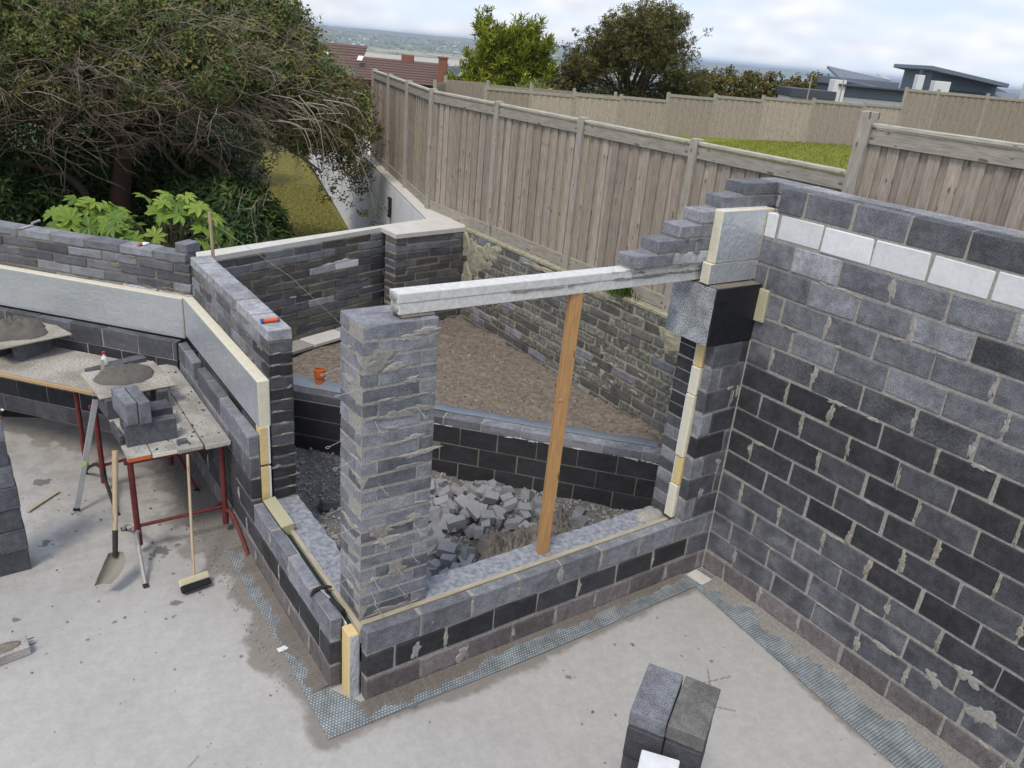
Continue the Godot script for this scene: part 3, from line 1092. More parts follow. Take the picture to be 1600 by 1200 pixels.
	for q in [[0.67, 1.02, 0.0], [1.025, 1.32, 0.012], [1.325, 1.95, 0.0], [1.955, 2.22, 0.008], [2.225, 2.47, 0.016]]:
		var o = thing("jamb_foam", "yellow foam strip closing the cavity of the tall jamb under the black box", "insulation", Vector3.ZERO, 0, "yellow foam strips in the tall jamb")
		var bb = span_box(Vector3(-0.49 + q[2], q[0], -0.19), Vector3(-0.35, q[1], -0.102), 0.006)
		part("core", bb[0], M.pir_pale if q[2] < 0.01 else M.pir, o, bb[1])
		bb = span_box(Vector3(-0.488 + q[2], q[0] + 0.003, -0.199), Vector3(-0.35, q[1] - 0.003, -0.191), 0.001)
		part("edge", bb[0], M.white_strip, o, bb[1])
	# foam post standing in the gap at the outer corner
	var fp = thing("corner_foam", "upright yellow foam block with foil face at the outer wall corner", "insulation")
	var bx = span_box(Vector3(-3.795, 0.0, -0.235), Vector3(-3.715, 0.6, -0.1), 0.006)
	part("core", bx[0], M.pir, fp, bx[1])
	bx = span_box(Vector3(-3.79, 0.004, -0.099), Vector3(-3.716, 0.59, -0.093), 0.001)
	part("foil_facing", bx[0], M.foil, fp, bx[1])
	bx = span_box(Vector3(-3.714, 0.004, -0.23), Vector3(-3.707, 0.59, -0.1), 0.001)
	part("foil_facing", bx[0], M.foil, fp, bx[1])
	# strips laid in the cavity of the window walls
	var cs := [["timber_batten", M.pale_timber, Vector3(-3.67, 0.5, -0.198), Vector3(-0.36, 0.622, -0.15), "pale timber batten along the cavity of the low window wall"],
		["damp_course", M.mesh_dpc, Vector3(-3.7, 0.5, -0.148), Vector3(-0.36, 0.604, -0.104), "dark green studded strip in the low window wall cavity"],
		["timber_batten", M.pale_timber, Vector3(-3.712, 0.5, -2.05), Vector3(-3.672, 0.628, -0.1), "cream timber batten in the side cavity next to the column"],
		["damp_course", M.mesh_dpc, Vector3(-3.748, 0.5, -1.56), Vector3(-3.714, 0.596, -0.24), "dark ribbed strip in the side cavity beside the cream batten"],
		["foil_strip", M.white_strip, Vector3(-3.758, 0.5, -1.56), Vector3(-3.75, 0.606, -0.24), "thin white strip in the side cavity"],
		["ply_strip", M.ply_edge, Vector3(-3.778, 0.5, -1.56), Vector3(-3.76, 0.58, -0.3), "thin brown plywood strip in the side cavity against the blocks"]]
	for q in cs:
		var bb = span_box(q[2], q[3], 0.002)
		solo(q[0], bb[0], q[1], q[4], "strip", bb[1])
	# offcut of speckled foam lying on the cavity
	var st := st_new()
	extrude(st, [Vector2(0.0, 0.11), Vector2(0.115, 0.125), Vector2(0.112, 0.06), Vector2(0.075, 0.0)], Vector3(-3.79, 0.575, -1.56), Vector3(1, 0, 0), Vector3(0, 0, -0.5))
	solo("foam_offcut", st.commit(), M.pir_speck, "speckled cream foam offcut wedged in the side cavity below the yellow strips", "insulation")
	# hammer on the wall end
	var hm = thing("hammer", "brick hammer with black grip lying on the low wall end", "hammer", Vector3(-3.83, jy(3) + 0.012, -0.62), 0.12)
	var hnd = part("handle", tube([Vector3(0.02, 0.0, 0.02), Vector3(0.03, 0.0, 0.16)], [0.011, 0.011], 8), M.steel, hm)
	part("grip", tube([Vector3(0.03, 0.0, 0.15), Vector3(0.035, 0.0, 0.33)], [0.017, 0.019], 10), M.black_metal, hnd)
	part("head", tube(curve([Vector3(-0.08, -0.004, 0.04), Vector3(-0.03, 0.006, 0.0), Vector3(0.06, 0.004, 0.0), Vector3(0.11, 0.0, 0.03)], 3), [0.006, 0.01, 0.013, 0.016, 0.017, 0.017, 0.017, 0.013, 0.01, 0.006], 8), M.rust_dark, hm)

func pir_board(called, label, p: Vector3, d: Vector3, n: Vector3, length: float, h: float, group: String):
	var o = thing(called, label, "insulation", p, 0, group)
	var bs := Basis(d, Vector3.UP, d.cross(Vector3.UP))
	var c := d * length * 0.5 + Vector3.UP * h * 0.5
	part("core", cbox(Vector3(length, h, 0.1), 0.004, 0.002, 0), M.pir_pale, o, Transform3D(bs, c + n * 0.056))
	part("foil_facing", cbox(Vector3(length - 0.006, h - 0.01, 0.004), 0.001), M.foil, o, Transform3D(bs, c + n * 0.003))
	part("foil_facing", cbox(Vector3(length - 0.006, h - 0.01, 0.004), 0.001), M.foil, o, Transform3D(bs, c + n * 0.109))
	# wall tie ends poking through the foil
	var r := RandomNumberGenerator.new()
	r.seed = int(length * 1000) + int(absf(p.z) * 10)
	for i in 4:
		var a := d * r.randf_range(0.1, length - 0.1) + Vector3.UP * r.randf_range(h * 0.35, h * 0.9)
		part("wall_tie", tube([a + n * 0.02, a - n * 0.05, a - n * 0.06 + d * 0.02], [0.0018, 0.0018, 0.0018], 5), M.steel, o)

# ---------------------------------------------------------------- outer leaf: flat laid blocks
func build_outer_leaf():
	var r := RandomNumberGenerator.new()
	r.seed = 17
	var d2 := Vector3(-0.66, 0, -0.75).normalized()
	var n2 := Vector3(-d2.z, 0, d2.x)
	var ch := 0.1125
	var half := func(c): return 0.45 if c % 2 == 0 else 0.225
	# straight run
	var a = thing("outer_leaf", "outer wall of slim grey blocks with brown mortar ending at the window opening", "wall")
	courses(a, Vector3(-3.665, 0, -2.12), Vector3(0, 0, -1), Vector3(1, 0, 0), joints_from(0.6125, 15, ch), 0.215, func(c): return [0.0, 2.55], half, func(c, s, rr): return pick("pale" if c == 14 else ("dark" if rr.randf() < 0.55 else ("wet" if s < 0.3 else "grey")), rr), 0.45, 21, M.mortar_brown, 0.014, 0.004)
	var l := []
	for i in 34: l.append([r.randf_range(0.1, 2.4), 0.6125 + ch * r.randi_range(11, 14) + r.randf_range(-0.03, 0.03), r.randf_range(0.04, 0.14), r.randf_range(0.01, 0.035)])
	smears(a, Vector3(-3.665, 0, -2.12), Vector3(0, 0, -1), Vector3(-1, 0, 0), l, M.mortar_brown, 31, 0.006)
	var le := []
	for i in 14: le.append([r.randf_range(0.02, 0.2), 0.6125 + ch * i + r.randf_range(0.0, 0.02), r.randf_range(0.03, 0.09), r.randf_range(0.008, 0.025)])
	smears(a, Vector3(-3.665, 0, -2.12), Vector3(1, 0, 0), Vector3(0, 0, 1), le, M.mortar_smear, 32, 0.006)
	# slanted run
	var b = thing("outer_leaf", "slanted outer wall of slim grey blocks with brown joints before the leafy plants", "wall")
	var B := Vector3(-3.665, 0, -4.62 - 0.377 * 0.215)
	courses(b, B, d2, n2, joints_from(0.6125, 15, ch), 0.215, func(c): return [0.01, 4.2] if c < 14 else [0.06, 4.2], half, func(c, s, rr): return pick("grey" if c == 14 else ("dark" if rr.randf() < 0.6 else ("grey" if rr.randf() < 0.6 else "pale")), rr), 0.45, 22, M.mortar_brown, 0.018, 0.006, "block", 0.006)
	l = []
	for i in 44: l.append([r.randf_range(0.05, 4.1), 0.6125 + ch * r.randi_range(10, 14) + r.randf_range(-0.04, 0.04), r.randf_range(0.04, 0.15), r.randf_range(0.01, 0.04)])
	smears(b, B, d2, -n2, l, M.mortar_brown, 33, 0.006)
	# loose block on the bend
	var lb = thing("loose_block", "small cut grey block set loose on the wall bend beside the stake", "block", Vector3(-3.63, 2.3 + 0.055, -4.9), 0.5)
	part("body", cbox(Vector3(0.2, 0.1, 0.17), 0.006, 0.004, 1), M.grey1, lb)
	# column
	var c = thing("column", "free standing column of slim grey blocks smeared with mortar and bristling with wire ties", "column")
	for k in 21:
		var y0 := 0.6125 + ch * k
		var front: float = 0.215 if k % 2 == 0 else 0.11
		for row in 2:
			var z0: float = -0.2 if row == 0 else -0.2 - front
			var dp: float = (front if row == 0 else 0.36 - front)
			var cut: float = [[0.44, 0.57], [0.125, 0.57], [0.57, 0.57]][(k % 2) if row == 0 else 2][0]
			var segs := [[0.0, cut]]
			if cut < 0.56: segs.append([cut, 0.57])
			for sg in segs:
				var ln: float = sg[1] - sg[0] - (0.008 if cut < 0.56 else 0.0)
				var m = M[["grey1", "grey2", "grey3", "pale0", "grey0", "grey2", "dark3"][r.randi_range(0, 6)]]
				part("block", cbox(Vector3(ln, ch - 0.017, dp - 0.003), 0.005, 0.003, r.randi_range(0, 2)), m, c, at(Vector3(-3.67 + (sg[0] + sg[1]) * 0.5, y0 + 0.017 + (ch - 0.017) * 0.5, z0 - dp * 0.5), r.randf_range(-0.004, 0.004)))
	var cm = span_box(Vector3(-3.6655, 0.6125, -0.553), Vector3(-3.1045, 0.6125 + ch * 21 - 0.006, -0.2045), 0.002)
	part("mortar", cm[0], M.mortar, c, cm[1])
	l = []
	var lbw := []
	for i in 18:
		var q := [r.randf_range(0.08, 0.49), 0.6125 + ch * r.randi_range(1, 20) + r.randf_range(-0.015, 0.03), r.randf_range(0.06, 0.2), r.randf_range(0.012, 0.045)]
		if r.randf() < 0.55: l.append(q)
		else: lbw.append(q)
	lbw.append_array([[0.14, 2.72, 0.15, 0.1], [0.3, 0.64, 0.26, 0.05], [0.3, 1.0, 0.13, 0.1], [0.16, 1.38, 0.13, 0.09], [0.27, 2.3, 0.14, 0.07]])
	smears(c, Vector3(-3.67, 0, -0.2), Vector3(1, 0, 0), Vector3(0, 0, 1), l, M.mortar, 41, 0.006)
	smears(c, Vector3(-3.67, 0, -0.2), Vector3(1, 0, 0), Vector3(0, 0, 1), lbw, M.mortar_smear, 42, 0.006)
	l = []
	for i in 16: l.append([r.randf_range(0.05, 0.31), 0.6125 + ch * r.randi_range(1, 20) + r.randf_range(-0.01, 0.03), r.randf_range(0.04, 0.12), r.randf_range(0.01, 0.035)])
	smears(c, Vector3(-3.67, 0, -0.2), Vector3(0, 0, -1), Vector3(-1, 0, 0), l, M.mortar, 43, 0.006)
	# wire ties
	for q in [[0.42, 2.33], [0.1, 2.28], [0.14, 1.78], [0.16, 1.33], [0.43, 1.36], [0.1, 1.0], [0.3, 1.02], [0.42, 1.1], [0.1, 0.84], [0.3, 0.86], [0.13, 0.72]]:
		tie(c, Vector3(-3.67 + q[0], q[1], -0.2), Vector3(r.randf_range(0.1, 0.4), r.randf_range(-0.9, -0.3), 1.0), r.randf_range(0.1, 0.13))
	for q in [[-0.28, 2.5], [-0.52, 2.58], [-0.3, 1.96], [-0.5, 2.02], [-0.3, 1.4], [-0.5, 1.46], [-0.3, 0.98], [-0.5, 1.04]]:
		tie(c, Vector3(-3.67, q[1], q[0]), Vector3(-1.0, -0.2, r.randf_range(-0.15, 0.15)), r.randf_range(0.13, 0.17))
	# sills of the unfinished outer leaf, damp course laid on top
	for q in [[Vector3(-3.098, -0.1, -0.415), Vector3(-0.45, 0.6, -0.204), "low outer wall under the opening covered with dusty slate grey damp course"], [Vector3(-3.665, -0.1, -2.12), Vector3(-3.45, 0.6, -0.562), "low outer wall beside the column covered with dusty slate grey damp course"]]:
		var s = thing("sill_wall", q[2], "wall")
		var along := Vector3(1, 0, 0) if q[1].x - q[0].x > 1.0 else Vector3(0, 0, 1)
		var nn := Vector3(0, 0, 1) if along.x > 0.5 else Vector3(1, 0, 0)
		var ln: float = (q[1] - q[0]).dot(along)
		courses(s, Vector3(q[0].x, 0, q[0].z), along, nn, joints_from(-0.1, 6, 0.1165), 0.211 if along.x > 0.5 else 0.215, func(_c): return [0.0, ln], half, func(_c, _s, rr): return pick("wet", rr), 0.45, 25)
		dpc_sheet(s, q[0] + Vector3(-0.004, 0, -0.012), q[1] + Vector3(0.004, 0, 0.002), 0.6, 0.614)
	var jm = thing("mortar_pat", "flat pat of grey mortar on the slate sill at the tall jamb", "mortar", Vector3(-0.56, 0.612, -0.3))
	part("body", heap(0.17, 0.1, 0.045, 4), M.mortar, jm)
	# jamb of the outer leaf under the black box
	var j = thing("outer_jamb", "stack of slim dark blocks forming the outer jamb under the black box", "wall")
	courses(j, Vector3(-0.45, 0, -0.2), Vector3(1, 0, 0), Vector3(0, 0, -1), joints_from(0.6125, 16, 0.1163), 0.215, func(_c): return [0.0, 0.92], half, func(c2, _s, rr): return pick("dark" if c2 < 9 and c2 % 2 == 0 else ("grey" if c2 < 9 else "wet"), rr), 0.45, 26, null, 0.012, 0.004)
	# black box bearing the lintel end
	var bx = thing("bearing_box", "black box with a white smeared side carrying the lintel end on the jamb", "box")
	var q1 = span_box(Vector3(-0.556, 2.476, -0.5), Vector3(-0.012, 2.972, -0.014), 0.004)
	part("core", q1[0], M.mortar_brown, bx, q1[1])
	q1 = span_box(Vector3(-0.57, 2.476, -0.013), Vector3(-0.004, 2.985, 0.008), 0.006)
	part("front_panel", q1[0], M.black_box, bx, q1[1])
	q1 = span_box(Vector3(-0.572, 2.47, -0.505), Vector3(-0.557, 2.98, -0.014), 0.006)
	part("side_panel", q1[0], M.box_side, bx, q1[1])
	q1 = span_box(Vector3(-0.55, 2.973, -0.49), Vector3(-0.01, 2.992, -0.016), 0.006, 0.004)
	part("mortar_bed", q1[0], M.mortar_brown, bx, q1[1])
	# lintel
	var lt = thing("lintel", "long white concrete lintel spanning from the column to the black box", "lintel")
	q1 = span_box(Vector3(-3.395, 3.085, -0.385), Vector3(-0.33, 3.152, -0.244), 0.004, 0.002)
	part("upper_half", q1[0], M.lintel, lt, q1[1])
	q1 = span_box(Vector3(-3.385, 3.005, -0.38), Vector3(-0.33, 3.0835, -0.25), 0.004, 0.002)
	part("lower_half", q1[0], M.lintel, lt, q1[1])
	for q in [[-3.395, 3.085, 3.152, 51], [-3.388, 3.0, 3.08, 52]]:
		var hm := heap(0.06, 0.034, 0.014, q[3], 6, 16, 0.9)
		part("rough_end", hm, M.lintel_end, lt, Transform3D(Basis(Vector3(0, 0, 1), Vector3(-1, 0, 0), Vector3(0, -1, 0)), Vector3(q[0], (q[1] + q[2]) * 0.5, -0.315)))
	var ls := []
	for i in 26: ls.append([r.randf_range(0.9, 3.0), 3.084 + r.randf_range(-0.012, 0.012), r.randf_range(0.04, 0.16), r.randf_range(0.006, 0.016)])
	for i in 12: ls.append([r.randf_range(1.9, 3.0), r.randf_range(3.11, 3.15), r.randf_range(0.03, 0.12), r.randf_range(0.006, 0.02)])
	smears(lt, Vector3(-3.395, 0, -0.2445), Vector3(1, 0, 0), Vector3(0, 0, 1), ls, M.mortar_smear, 47, 0.002)
	var lbed = span_box(Vector3(-3.37, 2.977, -0.375), Vector3(-3.108, 3.004, -0.25), 0.006, 0.004)
	part("mortar_bed", lbed[0], M.mortar_brown, lt, lbed[1])
	# stepped blockwork on the lintel and the tall outer leaf behind
	var sx := [0.0, 0.225, 0.45, 0.675, 0.9, 1.125]
	var sw = thing("stepped_wall", "grey blocks stepping up in six courses on the white lintel", "wall")
	courses(sw, Vector3(-1.36, 0, -0.2), Vector3(1, 0, 0), Vector3(0, 0, -1), joints_from(3.157, 6, 0.1105), 0.215, func(c2): return [sx[c2], 1.77], func(c2): return sx[c2] + 0.44, func(_c, _s, rr): return pick("grey" if rr.randf() < 0.6 else "pale", rr), 0.44, 27, null, 0.012, 0.004)
	l = []
	for i in 16: l.append([r.randf_range(0.3, 1.2), 3.16 + 0.1105 * r.randi_range(0, 2) + r.randf_range(-0.02, 0.03), r.randf_range(0.03, 0.1), r.randf_range(0.01, 0.03)])
	smears(sw, Vector3(-1.36, 0, -0.2), Vector3(1, 0, 0), Vector3(0, 0, 1), l, M.mortar_brown, 45, 0.006)
	var ow = thing("outer_leaf", "pale topped outer wall behind the tall dark block wall", "wall")
	courses(ow, Vector3(0.2, 0, -0.19), Vector3(0, 0, 1), Vector3(1, 0, 0), joints_from(0.0, 34, 0.1124), 0.205, func(c2): return [0.0, 4.9] if c2 > 27 else null, half, func(_c, _s, rr): return pick("pale", rr), 0.45, 28, null, 0.012, 0.004)
	var low = span_box(Vector3(0.205, 0, -0.18), Vector3(0.4, 3.145, 4.7), 0.006)
	part("lower_wall", low[0], M.mortar, ow, low[1])
	# foil boards left of the tall wall, above the box
	for q in [[3.0, 3.175, -0.585, "short foil faced foam piece sitting on the mortar of the black box"], [3.18, 3.615, -0.545, "foil faced insulation board with cream edge standing above the black box"]]:
		var o = thing("cavity_board", q[3], "insulation")
		var bb = span_box(Vector3(q[2], q[0], -0.193), Vector3(0.1, q[1], -0.106), 0.004, 0.002)
		part("core", bb[0], M.pir_pale, o, bb[1])
		bb = span_box(Vector3(q[2] + 0.004, q[0] + 0.004, -0.105), Vector3(-0.006, q[1] - 0.004, -0.101), 0.001)
		part("foil_facing", bb[0], M.foil, o, bb[1])
		bb = span_box(Vector3(q[2] + 0.002, q[0] + 0.002, -0.1975), Vector3(0.1, q[1] + 0.004, -0.1935), 0.001)
		part("back_facing", bb[0], M.white_strip, o, bb[1])
	var pk = span_box(Vector3(-0.03, 2.66, -0.02), Vector3(0.004, 2.95, 0.1), 0.006, 0.004)
	solo("packer", pk[0], M.pir_speck, "tan packer piece in the corner beside the black box", "packer", pk[1])
	# timber prop
	var pr = thing("timber_prop", "upright orange timber prop standing on the slate sill under the lintel", "prop", Vector3(-1.88, 0.614, -0.29))
	part("post", cbox(Vector3(0.105, 2.392, 0.06), 0.004, 0.001, 0), M.prop, pr, Transform3D(Basis(Vector3.UP, -0.22) * Basis(Vector3(0, 0, 1), -0.012), Vector3(0.012, 1.196, 0)))
	for q in [[-0.02, 1.5, 0.018], [0.03, 0.4, 0.012], [0.01, 2.0, 0.01]]:
		part("knot", lathe([[0.0, 0.001], [q[2] * 0.7, 0.0012], [q[2], 0.0]], 12), M.ply_edge, pr, Transform3D(Basis(Vector3.UP, -0.22) * Basis(Vector3.RIGHT, PI / 2), Vector3(q[0] + 0.005, q[1], 0.0)) * Transform3D(Basis.IDENTITY, Vector3(0, 0.0302, 0)))

func dpc_sheet(parent, a: Vector3, b: Vector3, y0: float, y1: float):
	var nz := FastNoiseLite.new()
	nz.seed = 3
	nz.frequency = 1.0
	var st := st_new()
	st.set_smooth_group(0)
	var nx := maxi(6, int((b.x - a.x) / 0.05))
	var nzn := maxi(5, int((b.z - a.z) / 0.05))
	var P := func(i, k):
		var x := lerpf(a.x, b.x, float(i) / nx)
		var z := lerpf(a.z, b.z, float(k) / nzn)
		var e := 0.006 * nz.get_noise_2d(x * 7.0, z * 7.0)
		if k == 0: z += 0.02 * nz.get_noise_2d(x * 9.0, 1.0) - 0.008
		if i == nx and nx < nzn: x += 0.02 * nz.get_noise_2d(z * 9.0, 4.0) + 0.008
		return Vector3(x, y1 + e * 0.6, z)
	for i in nx:
		for k in nzn:
			var q := [P.call(i, k), P.call(i + 1, k), P.call(i + 1, k + 1), P.call(i, k + 1)]
			for o in [0, 1, 2, 0, 2, 3]: st.add_vertex(q[o])
	st.generate_normals()
	part("damp_course", st.commit(), M.sill_dpc, parent)
	var st2 := st_new()
	add_box(st2, Vector3(b.x - a.x - 0.012, 0.011, b.z - a.z - 0.016), Vector3((a.x + b.x) / 2, y0 + 0.004, (a.z + b.z) / 2), 0.002)
	part("mortar_bed", st2.commit(), M.mortar_brown, parent)

func tie(parent, p: Vector3, dir: Vector3, ln: float):
	dir = dir.normalized()
	var e := p + dir * ln
	var side := dir.cross(Vector3.UP).normalized()
	var pts := [p - dir * 0.01, e - dir * 0.03, e - dir * 0.012 + side * 0.014, e + side * 0.012, e - side * 0.012, e - dir * 0.014 - side * 0.014, e - dir * 0.03]
	var rr := []
	for k in pts: rr.append(0.0019)
	part("wall_tie", tube(pts, rr, 5), M.alu, parent)

# ---------------------------------------------------------------- courtyard
func build_court():
	var r := RandomNumberGenerator.new()
	r.seed = 23
	var d := Vector3(0.687, 0, 0.727).normalized()
	var n := Vector3(d.z, 0, -d.x)
	var P := Vector3(-1.525, 0, -2.71)
	# dark retaining wall with a coping of flat blocks
	var w = thing("retaining_wall", "low slanted retaining wall of black tarred blocks with grey coping", "wall")
	courses(w, P, d, n, [0.02, 0.245, 0.47, 0.695], 0.215, func(_c): return [-2.6, 2.86], func(c): return 0.2 if c % 2 == 0 else -0.02, func(_c, s, rr): return M["wet%d" % rr.randi_range(0, 1)], 0.45, 51, M.mortar_brown, 0.012)
	courses(w, P + Vector3(0, 0, 0), d, n, [0.695, 0.8], 0.215, func(_c): return [-2.6, 2.86], func(_c): return 0.0, func(_c, s, rr): return pick("grey" if s > -0.2 else "dark", rr), 0.45, 52, M.mortar, 0.012)
	var l := []
	for i in 26: l.append([r.randf_range(-0.1, 2.7), 0.693 + r.randf_range(-0.012, 0.01), r.randf_range(0.02, 0.09), r.randf_range(0.006, 0.014)])
	smears(w, P, d, -n, l, M.white_powder, 53, 0.004, "salt_crust")
	# membrane lapped over the back of the coping
	var st := st_new()
	st.set_smooth_group(0)
	var nz := FastNoiseLite.new()
	nz.seed = 8
	nz.frequency = 1.0
	for i in 60:
		var q := []
		for k in [i, i + 1]:
			var s := lerpf(-2.6, 2.4, k / 60.0)
			var e := 0.03 * nz.get_noise_1d(s * 4.0)
			q.append([P + d * s + n * (0.15 + e * 0.6) + Vector3.UP * 0.806, P + d * s + n * (0.26 + e) + Vector3.UP * (0.83 + e * 0.4 + (0.05 if s < -0.6 else 0.0)), P + d * s + n * 0.3 + Vector3.UP * 0.7])
		for j in 2:
			for o in [[0, j], [1, j], [1, j + 1], [0, j], [1, j + 1], [0, j + 1]]: st.add_vertex(q[o[0]][o[1]])
	st.generate_normals()
	solo("membrane", st.commit(), M.blue_dpc, "blue grey membrane lapped along the back edge of the retaining wall", "membrane")
	# gravel floor of the court
	var gst := st_new()
	gst.set_smooth_group(0)
	var gh := func(x, z): return 0.07 + 0.07 * nz.get_noise_2d(x * 1.2, z * 1.2) + 0.03 * nz.get_noise_2d(x * 7.0, z * 7.0)
	heightfield(gst, -3.5, 0.5, -5.3, -0.4, 56, 60, gh, func(x, z): return (Vector3(x, 0, z) - P).dot(n) < 0.25)
	gst.generate_normals()
	struct("gravel_ground", gst.commit(), M.gravel)
	var xs := []
	var cs := []
	var peb := lump(Vector3(1, 0.7, 0.85), 3)
	var peb2 := lump(Vector3(1, 0.6, 0.9), 9)
	for i in 9000:
		var x := r.randf_range(-3.4, 0.45)
		var z := r.randf_range(-4.6, -0.42)
		if (Vector3(x, 0, z) - P).dot(n) > -0.01: continue
		var s := 0.012 + 0.028 * pow(r.randf(), 2.0)
		xs.append(Transform3D(Basis.from_euler(Vector3(r.randf() * 6, r.randf() * 6, r.randf() * 6)).scaled(Vector3.ONE * s), Vector3(x, gh.call(x, z) + s * 0.25, z)))
	tag(scatter("gravel", self, peb, M.pebble, xs), "loose grey gravel and chippings between the window wall and retaining wall", "gravel")
	# broken blocks on the gravel
	var spots := []
	for k in 190:
		var a := r.randf() * TAU
		var dd := sqrt(r.randf())
		var x := -1.78 + cos(a) * dd * 0.85 + sin(a) * dd * 0.35
		var z := -1.55 - cos(a) * dd * 0.35 + sin(a) * dd * 0.9
		if (Vector3(x, 0, z) - P).dot(n) > -0.14 or z > -0.52 or x < -3.2: continue
		spots.append([x, z, r.randf_range(0.09, 0.2), r.randf() * 3.0, (1.0 - dd) * r.randf_range(0.0, 0.2)])
	for q in [[-0.62, -1.25, 0.26], [-0.72, -1.08, 0.16], [-0.95, -0.72, 0.15], [-2.9, -2.6, 0.3], [-3.2, -1.0, 0.34], [-3.1, -1.8, 0.3], [-2.8, -1.35, 0.28]]: spots.append([q[0], q[1], q[2], r.randf() * 3.0, 0.0])
	var i := 0
	for q in spots:
		var sz := Vector3(q[2], 0.07 + 0.05 * r.randf(), 0.07 + 0.08 * r.randf())
		var tilt := Basis(Vector3.UP, q[3]) * Basis(Vector3(0, 0, 1), r.randf_range(-0.5, 0.5)) * Basis(Vector3(1, 0, 0), r.randf_range(-0.4, 0.4))
		var y: float = gh.call(q[0], q[1]) + 0.035 + q[4]
		var o = thing("broken_block", "broken grey concrete block lying on the gravel between column and retaining wall", "block", Vector3(q[0], y, q[1]), 0, "broken blocks in the court")
		part("body", lump(sz, 100 + i), M.rubble if q[0] > -2.7 else M.dark2, o, Transform3D(tilt, Vector3.ZERO))
		i += 1
	for q in [[-1.6, -0.95, 0.26, 0.2], [-1.35, -0.9, 0.3, 0.16], [-1.85, -0.72, 0.25, 0.2], [-1.62, -0.62, 0.24, 0.2], [-1.1, -1.0, 0.22, 0.16], [-1.9, -1.05, 0.22, 0.18], [-1.15, -0.7, 0.2, 0.15], [-1.38, -0.66, 0.24, 0.17], [-1.72, -0.82, 0.2, 0.22], [-1.48, -0.78, 0.2, 0.2], [-1.22, -0.85, 0.18, 0.2], [-2.0, -0.85, 0.2, 0.18]]:
		var o = thing("mortar_lump", "hardened brown mortar lump on the gravel behind the slate sill", "mortar", Vector3(q[0], gh.call(q[0], q[1]) + 0.2, q[1]), r.randf() * 3, "brown mortar lumps in the court")
		part("body", heap(q[2] * 0.75, q[3] * 0.75, 0.17, 300 + i, 8, 18, 0.9, 0.55), M.lump_brown, o, Transform3D(Basis(Vector3(1, 0, 0), r.randf_range(-0.2, 0.2)), Vector3(0, -0.09, 0)))
		i += 1
	var sb = thing("fallen_slab", "flat grey slab lying on the ground against the column foot", "slab", Vector3(-2.98, 0.4, -1.15), 0.6)
	part("body", cbox(Vector3(0.4, 0.05, 0.3), 0.006, 0.004, 0), M.grey2, sb, Transform3D(Basis(Vector3(1, 0, 0), 0.2), Vector3.ZERO))
	part("support", cbox(Vector3(0.3, 0.3, 0.2), 0.01, 0.01, 1), M.wet1, sb, Transform3D(Basis.IDENTITY, Vector3(0, -0.19, 0)))
	# soil terrace behind the retaining wall
	var sst := st_new()
	sst.set_smooth_group(0)
	var sh := func(x, z): return 0.79 + 0.05 * nz.get_noise_2d(x * 1.1 + 4.0, z * 1.1) + 0.025 * nz.get_noise_2d(x * 5.0, z * 5.0) + 0.012 * nz.get_noise_2d(x * 16.0, z * 16.0)
	heightfield(sst, -3.6, 0.62, -6.3, -0.42, 84, 118, sh, func(x, z): return (Vector3(x, 0, z) - P).dot(n) > 0.2)
	sst.generate_normals()
	struct("soil_ground", sst.commit(), M.soil)
	xs = []
	var xs2 := []
	for k in 5200:
		var x := r.randf_range(-3.4, 0.48)
		var z := r.randf_range(-5.9, -0.5)
		if (Vector3(x, 0, z) - P).dot(n) < 0.3: continue
		var s := 0.005 + 0.024 * pow(r.randf(), 3.5)
		var tf := Transform3D(Basis.from_euler(Vector3(r.randf() * 6, r.randf() * 6, r.randf() * 6)).scaled(Vector3.ONE * s), Vector3(x, sh.call(x, z) + s * 0.15, z))
		if k % 4 == 0: xs.append(tf)
		else: xs2.append(tf)
	tag(scatter("soil_stones", self, peb, M.stone_light, xs), "small pale stones scattered over the brown soil terrace", "stones")
	tag(scatter("soil_clods", self, peb2, M.soil, xs2), "brown soil clods scattered over the terrace", "soil")
	# clay drain pipe stub
	var dp = thing("drain_pipe", "orange clay drain pipe stub standing up out of the soil", "pipe", Vector3(-2.45, 0.78, -4.05))
	part("barrel", lathe([[0.055, -0.1], [0.055, 0.14], [0.066, 0.145], [0.066, 0.24], [0.058, 0.245], [0.054, 0.235], [0.05, 0.02], [0.0, 0.02]], 24), M.clay_pipe, dp)
	# mossy garden wall, x = 0.5
	var mw = thing("garden_wall", "old mossy wall of flaking slim blocks with pale render below the near fence", "wall")
	courses(mw, Vector3(0.5, 0, -5.95), Vector3(0, 0, 1), Vector3(1, 0, 0), joints_from(0.7, 12, 0.1175), 0.2, func(_c): return [0.0, 5.7], func(c): return 0.3 if c % 2 == 0 else 0.12, func(_c, s, rr): return pick("moss" if rr.randf() < 0.6 else ("old" if rr.randf() < 0.6 else "grey"), rr), 0.38, 54, M.mortar_beige, 0.022, 0.007, "block", 0.008)
	l = []
	for k in 46: l.append([r.randf_range(0.05, 5.6), r.randf_range(0.85, 2.05), r.randf_range(0.02, 0.1), r.randf_range(0.02, 0.09)])
	smears(mw, Vector3(0.5, 0, -5.95), Vector3(0, 0, 1), Vector3(-1, 0, 0), l, M.mortar_beige, 55, 0.012)
	l = [[0.4, 1.85, 0.5, 0.4], [0.85, 1.95, 0.4, 0.25], [0.3, 1.4, 0.3, 0.3], [4.75, 1.95, 0.55, 0.28], [5.2, 1.7, 0.4, 0.35], [5.4, 1.35, 0.25, 0.3], [2.1, 2.06, 0.5, 0.06], [3.3, 2.06, 0.6, 0.07]]
	smears(mw, Vector3(0.5, 0, -5.95), Vector3(0, 0, 1), Vector3(-1, 0, 0), l, M.render_old, 56, 0.02, "render_patches")
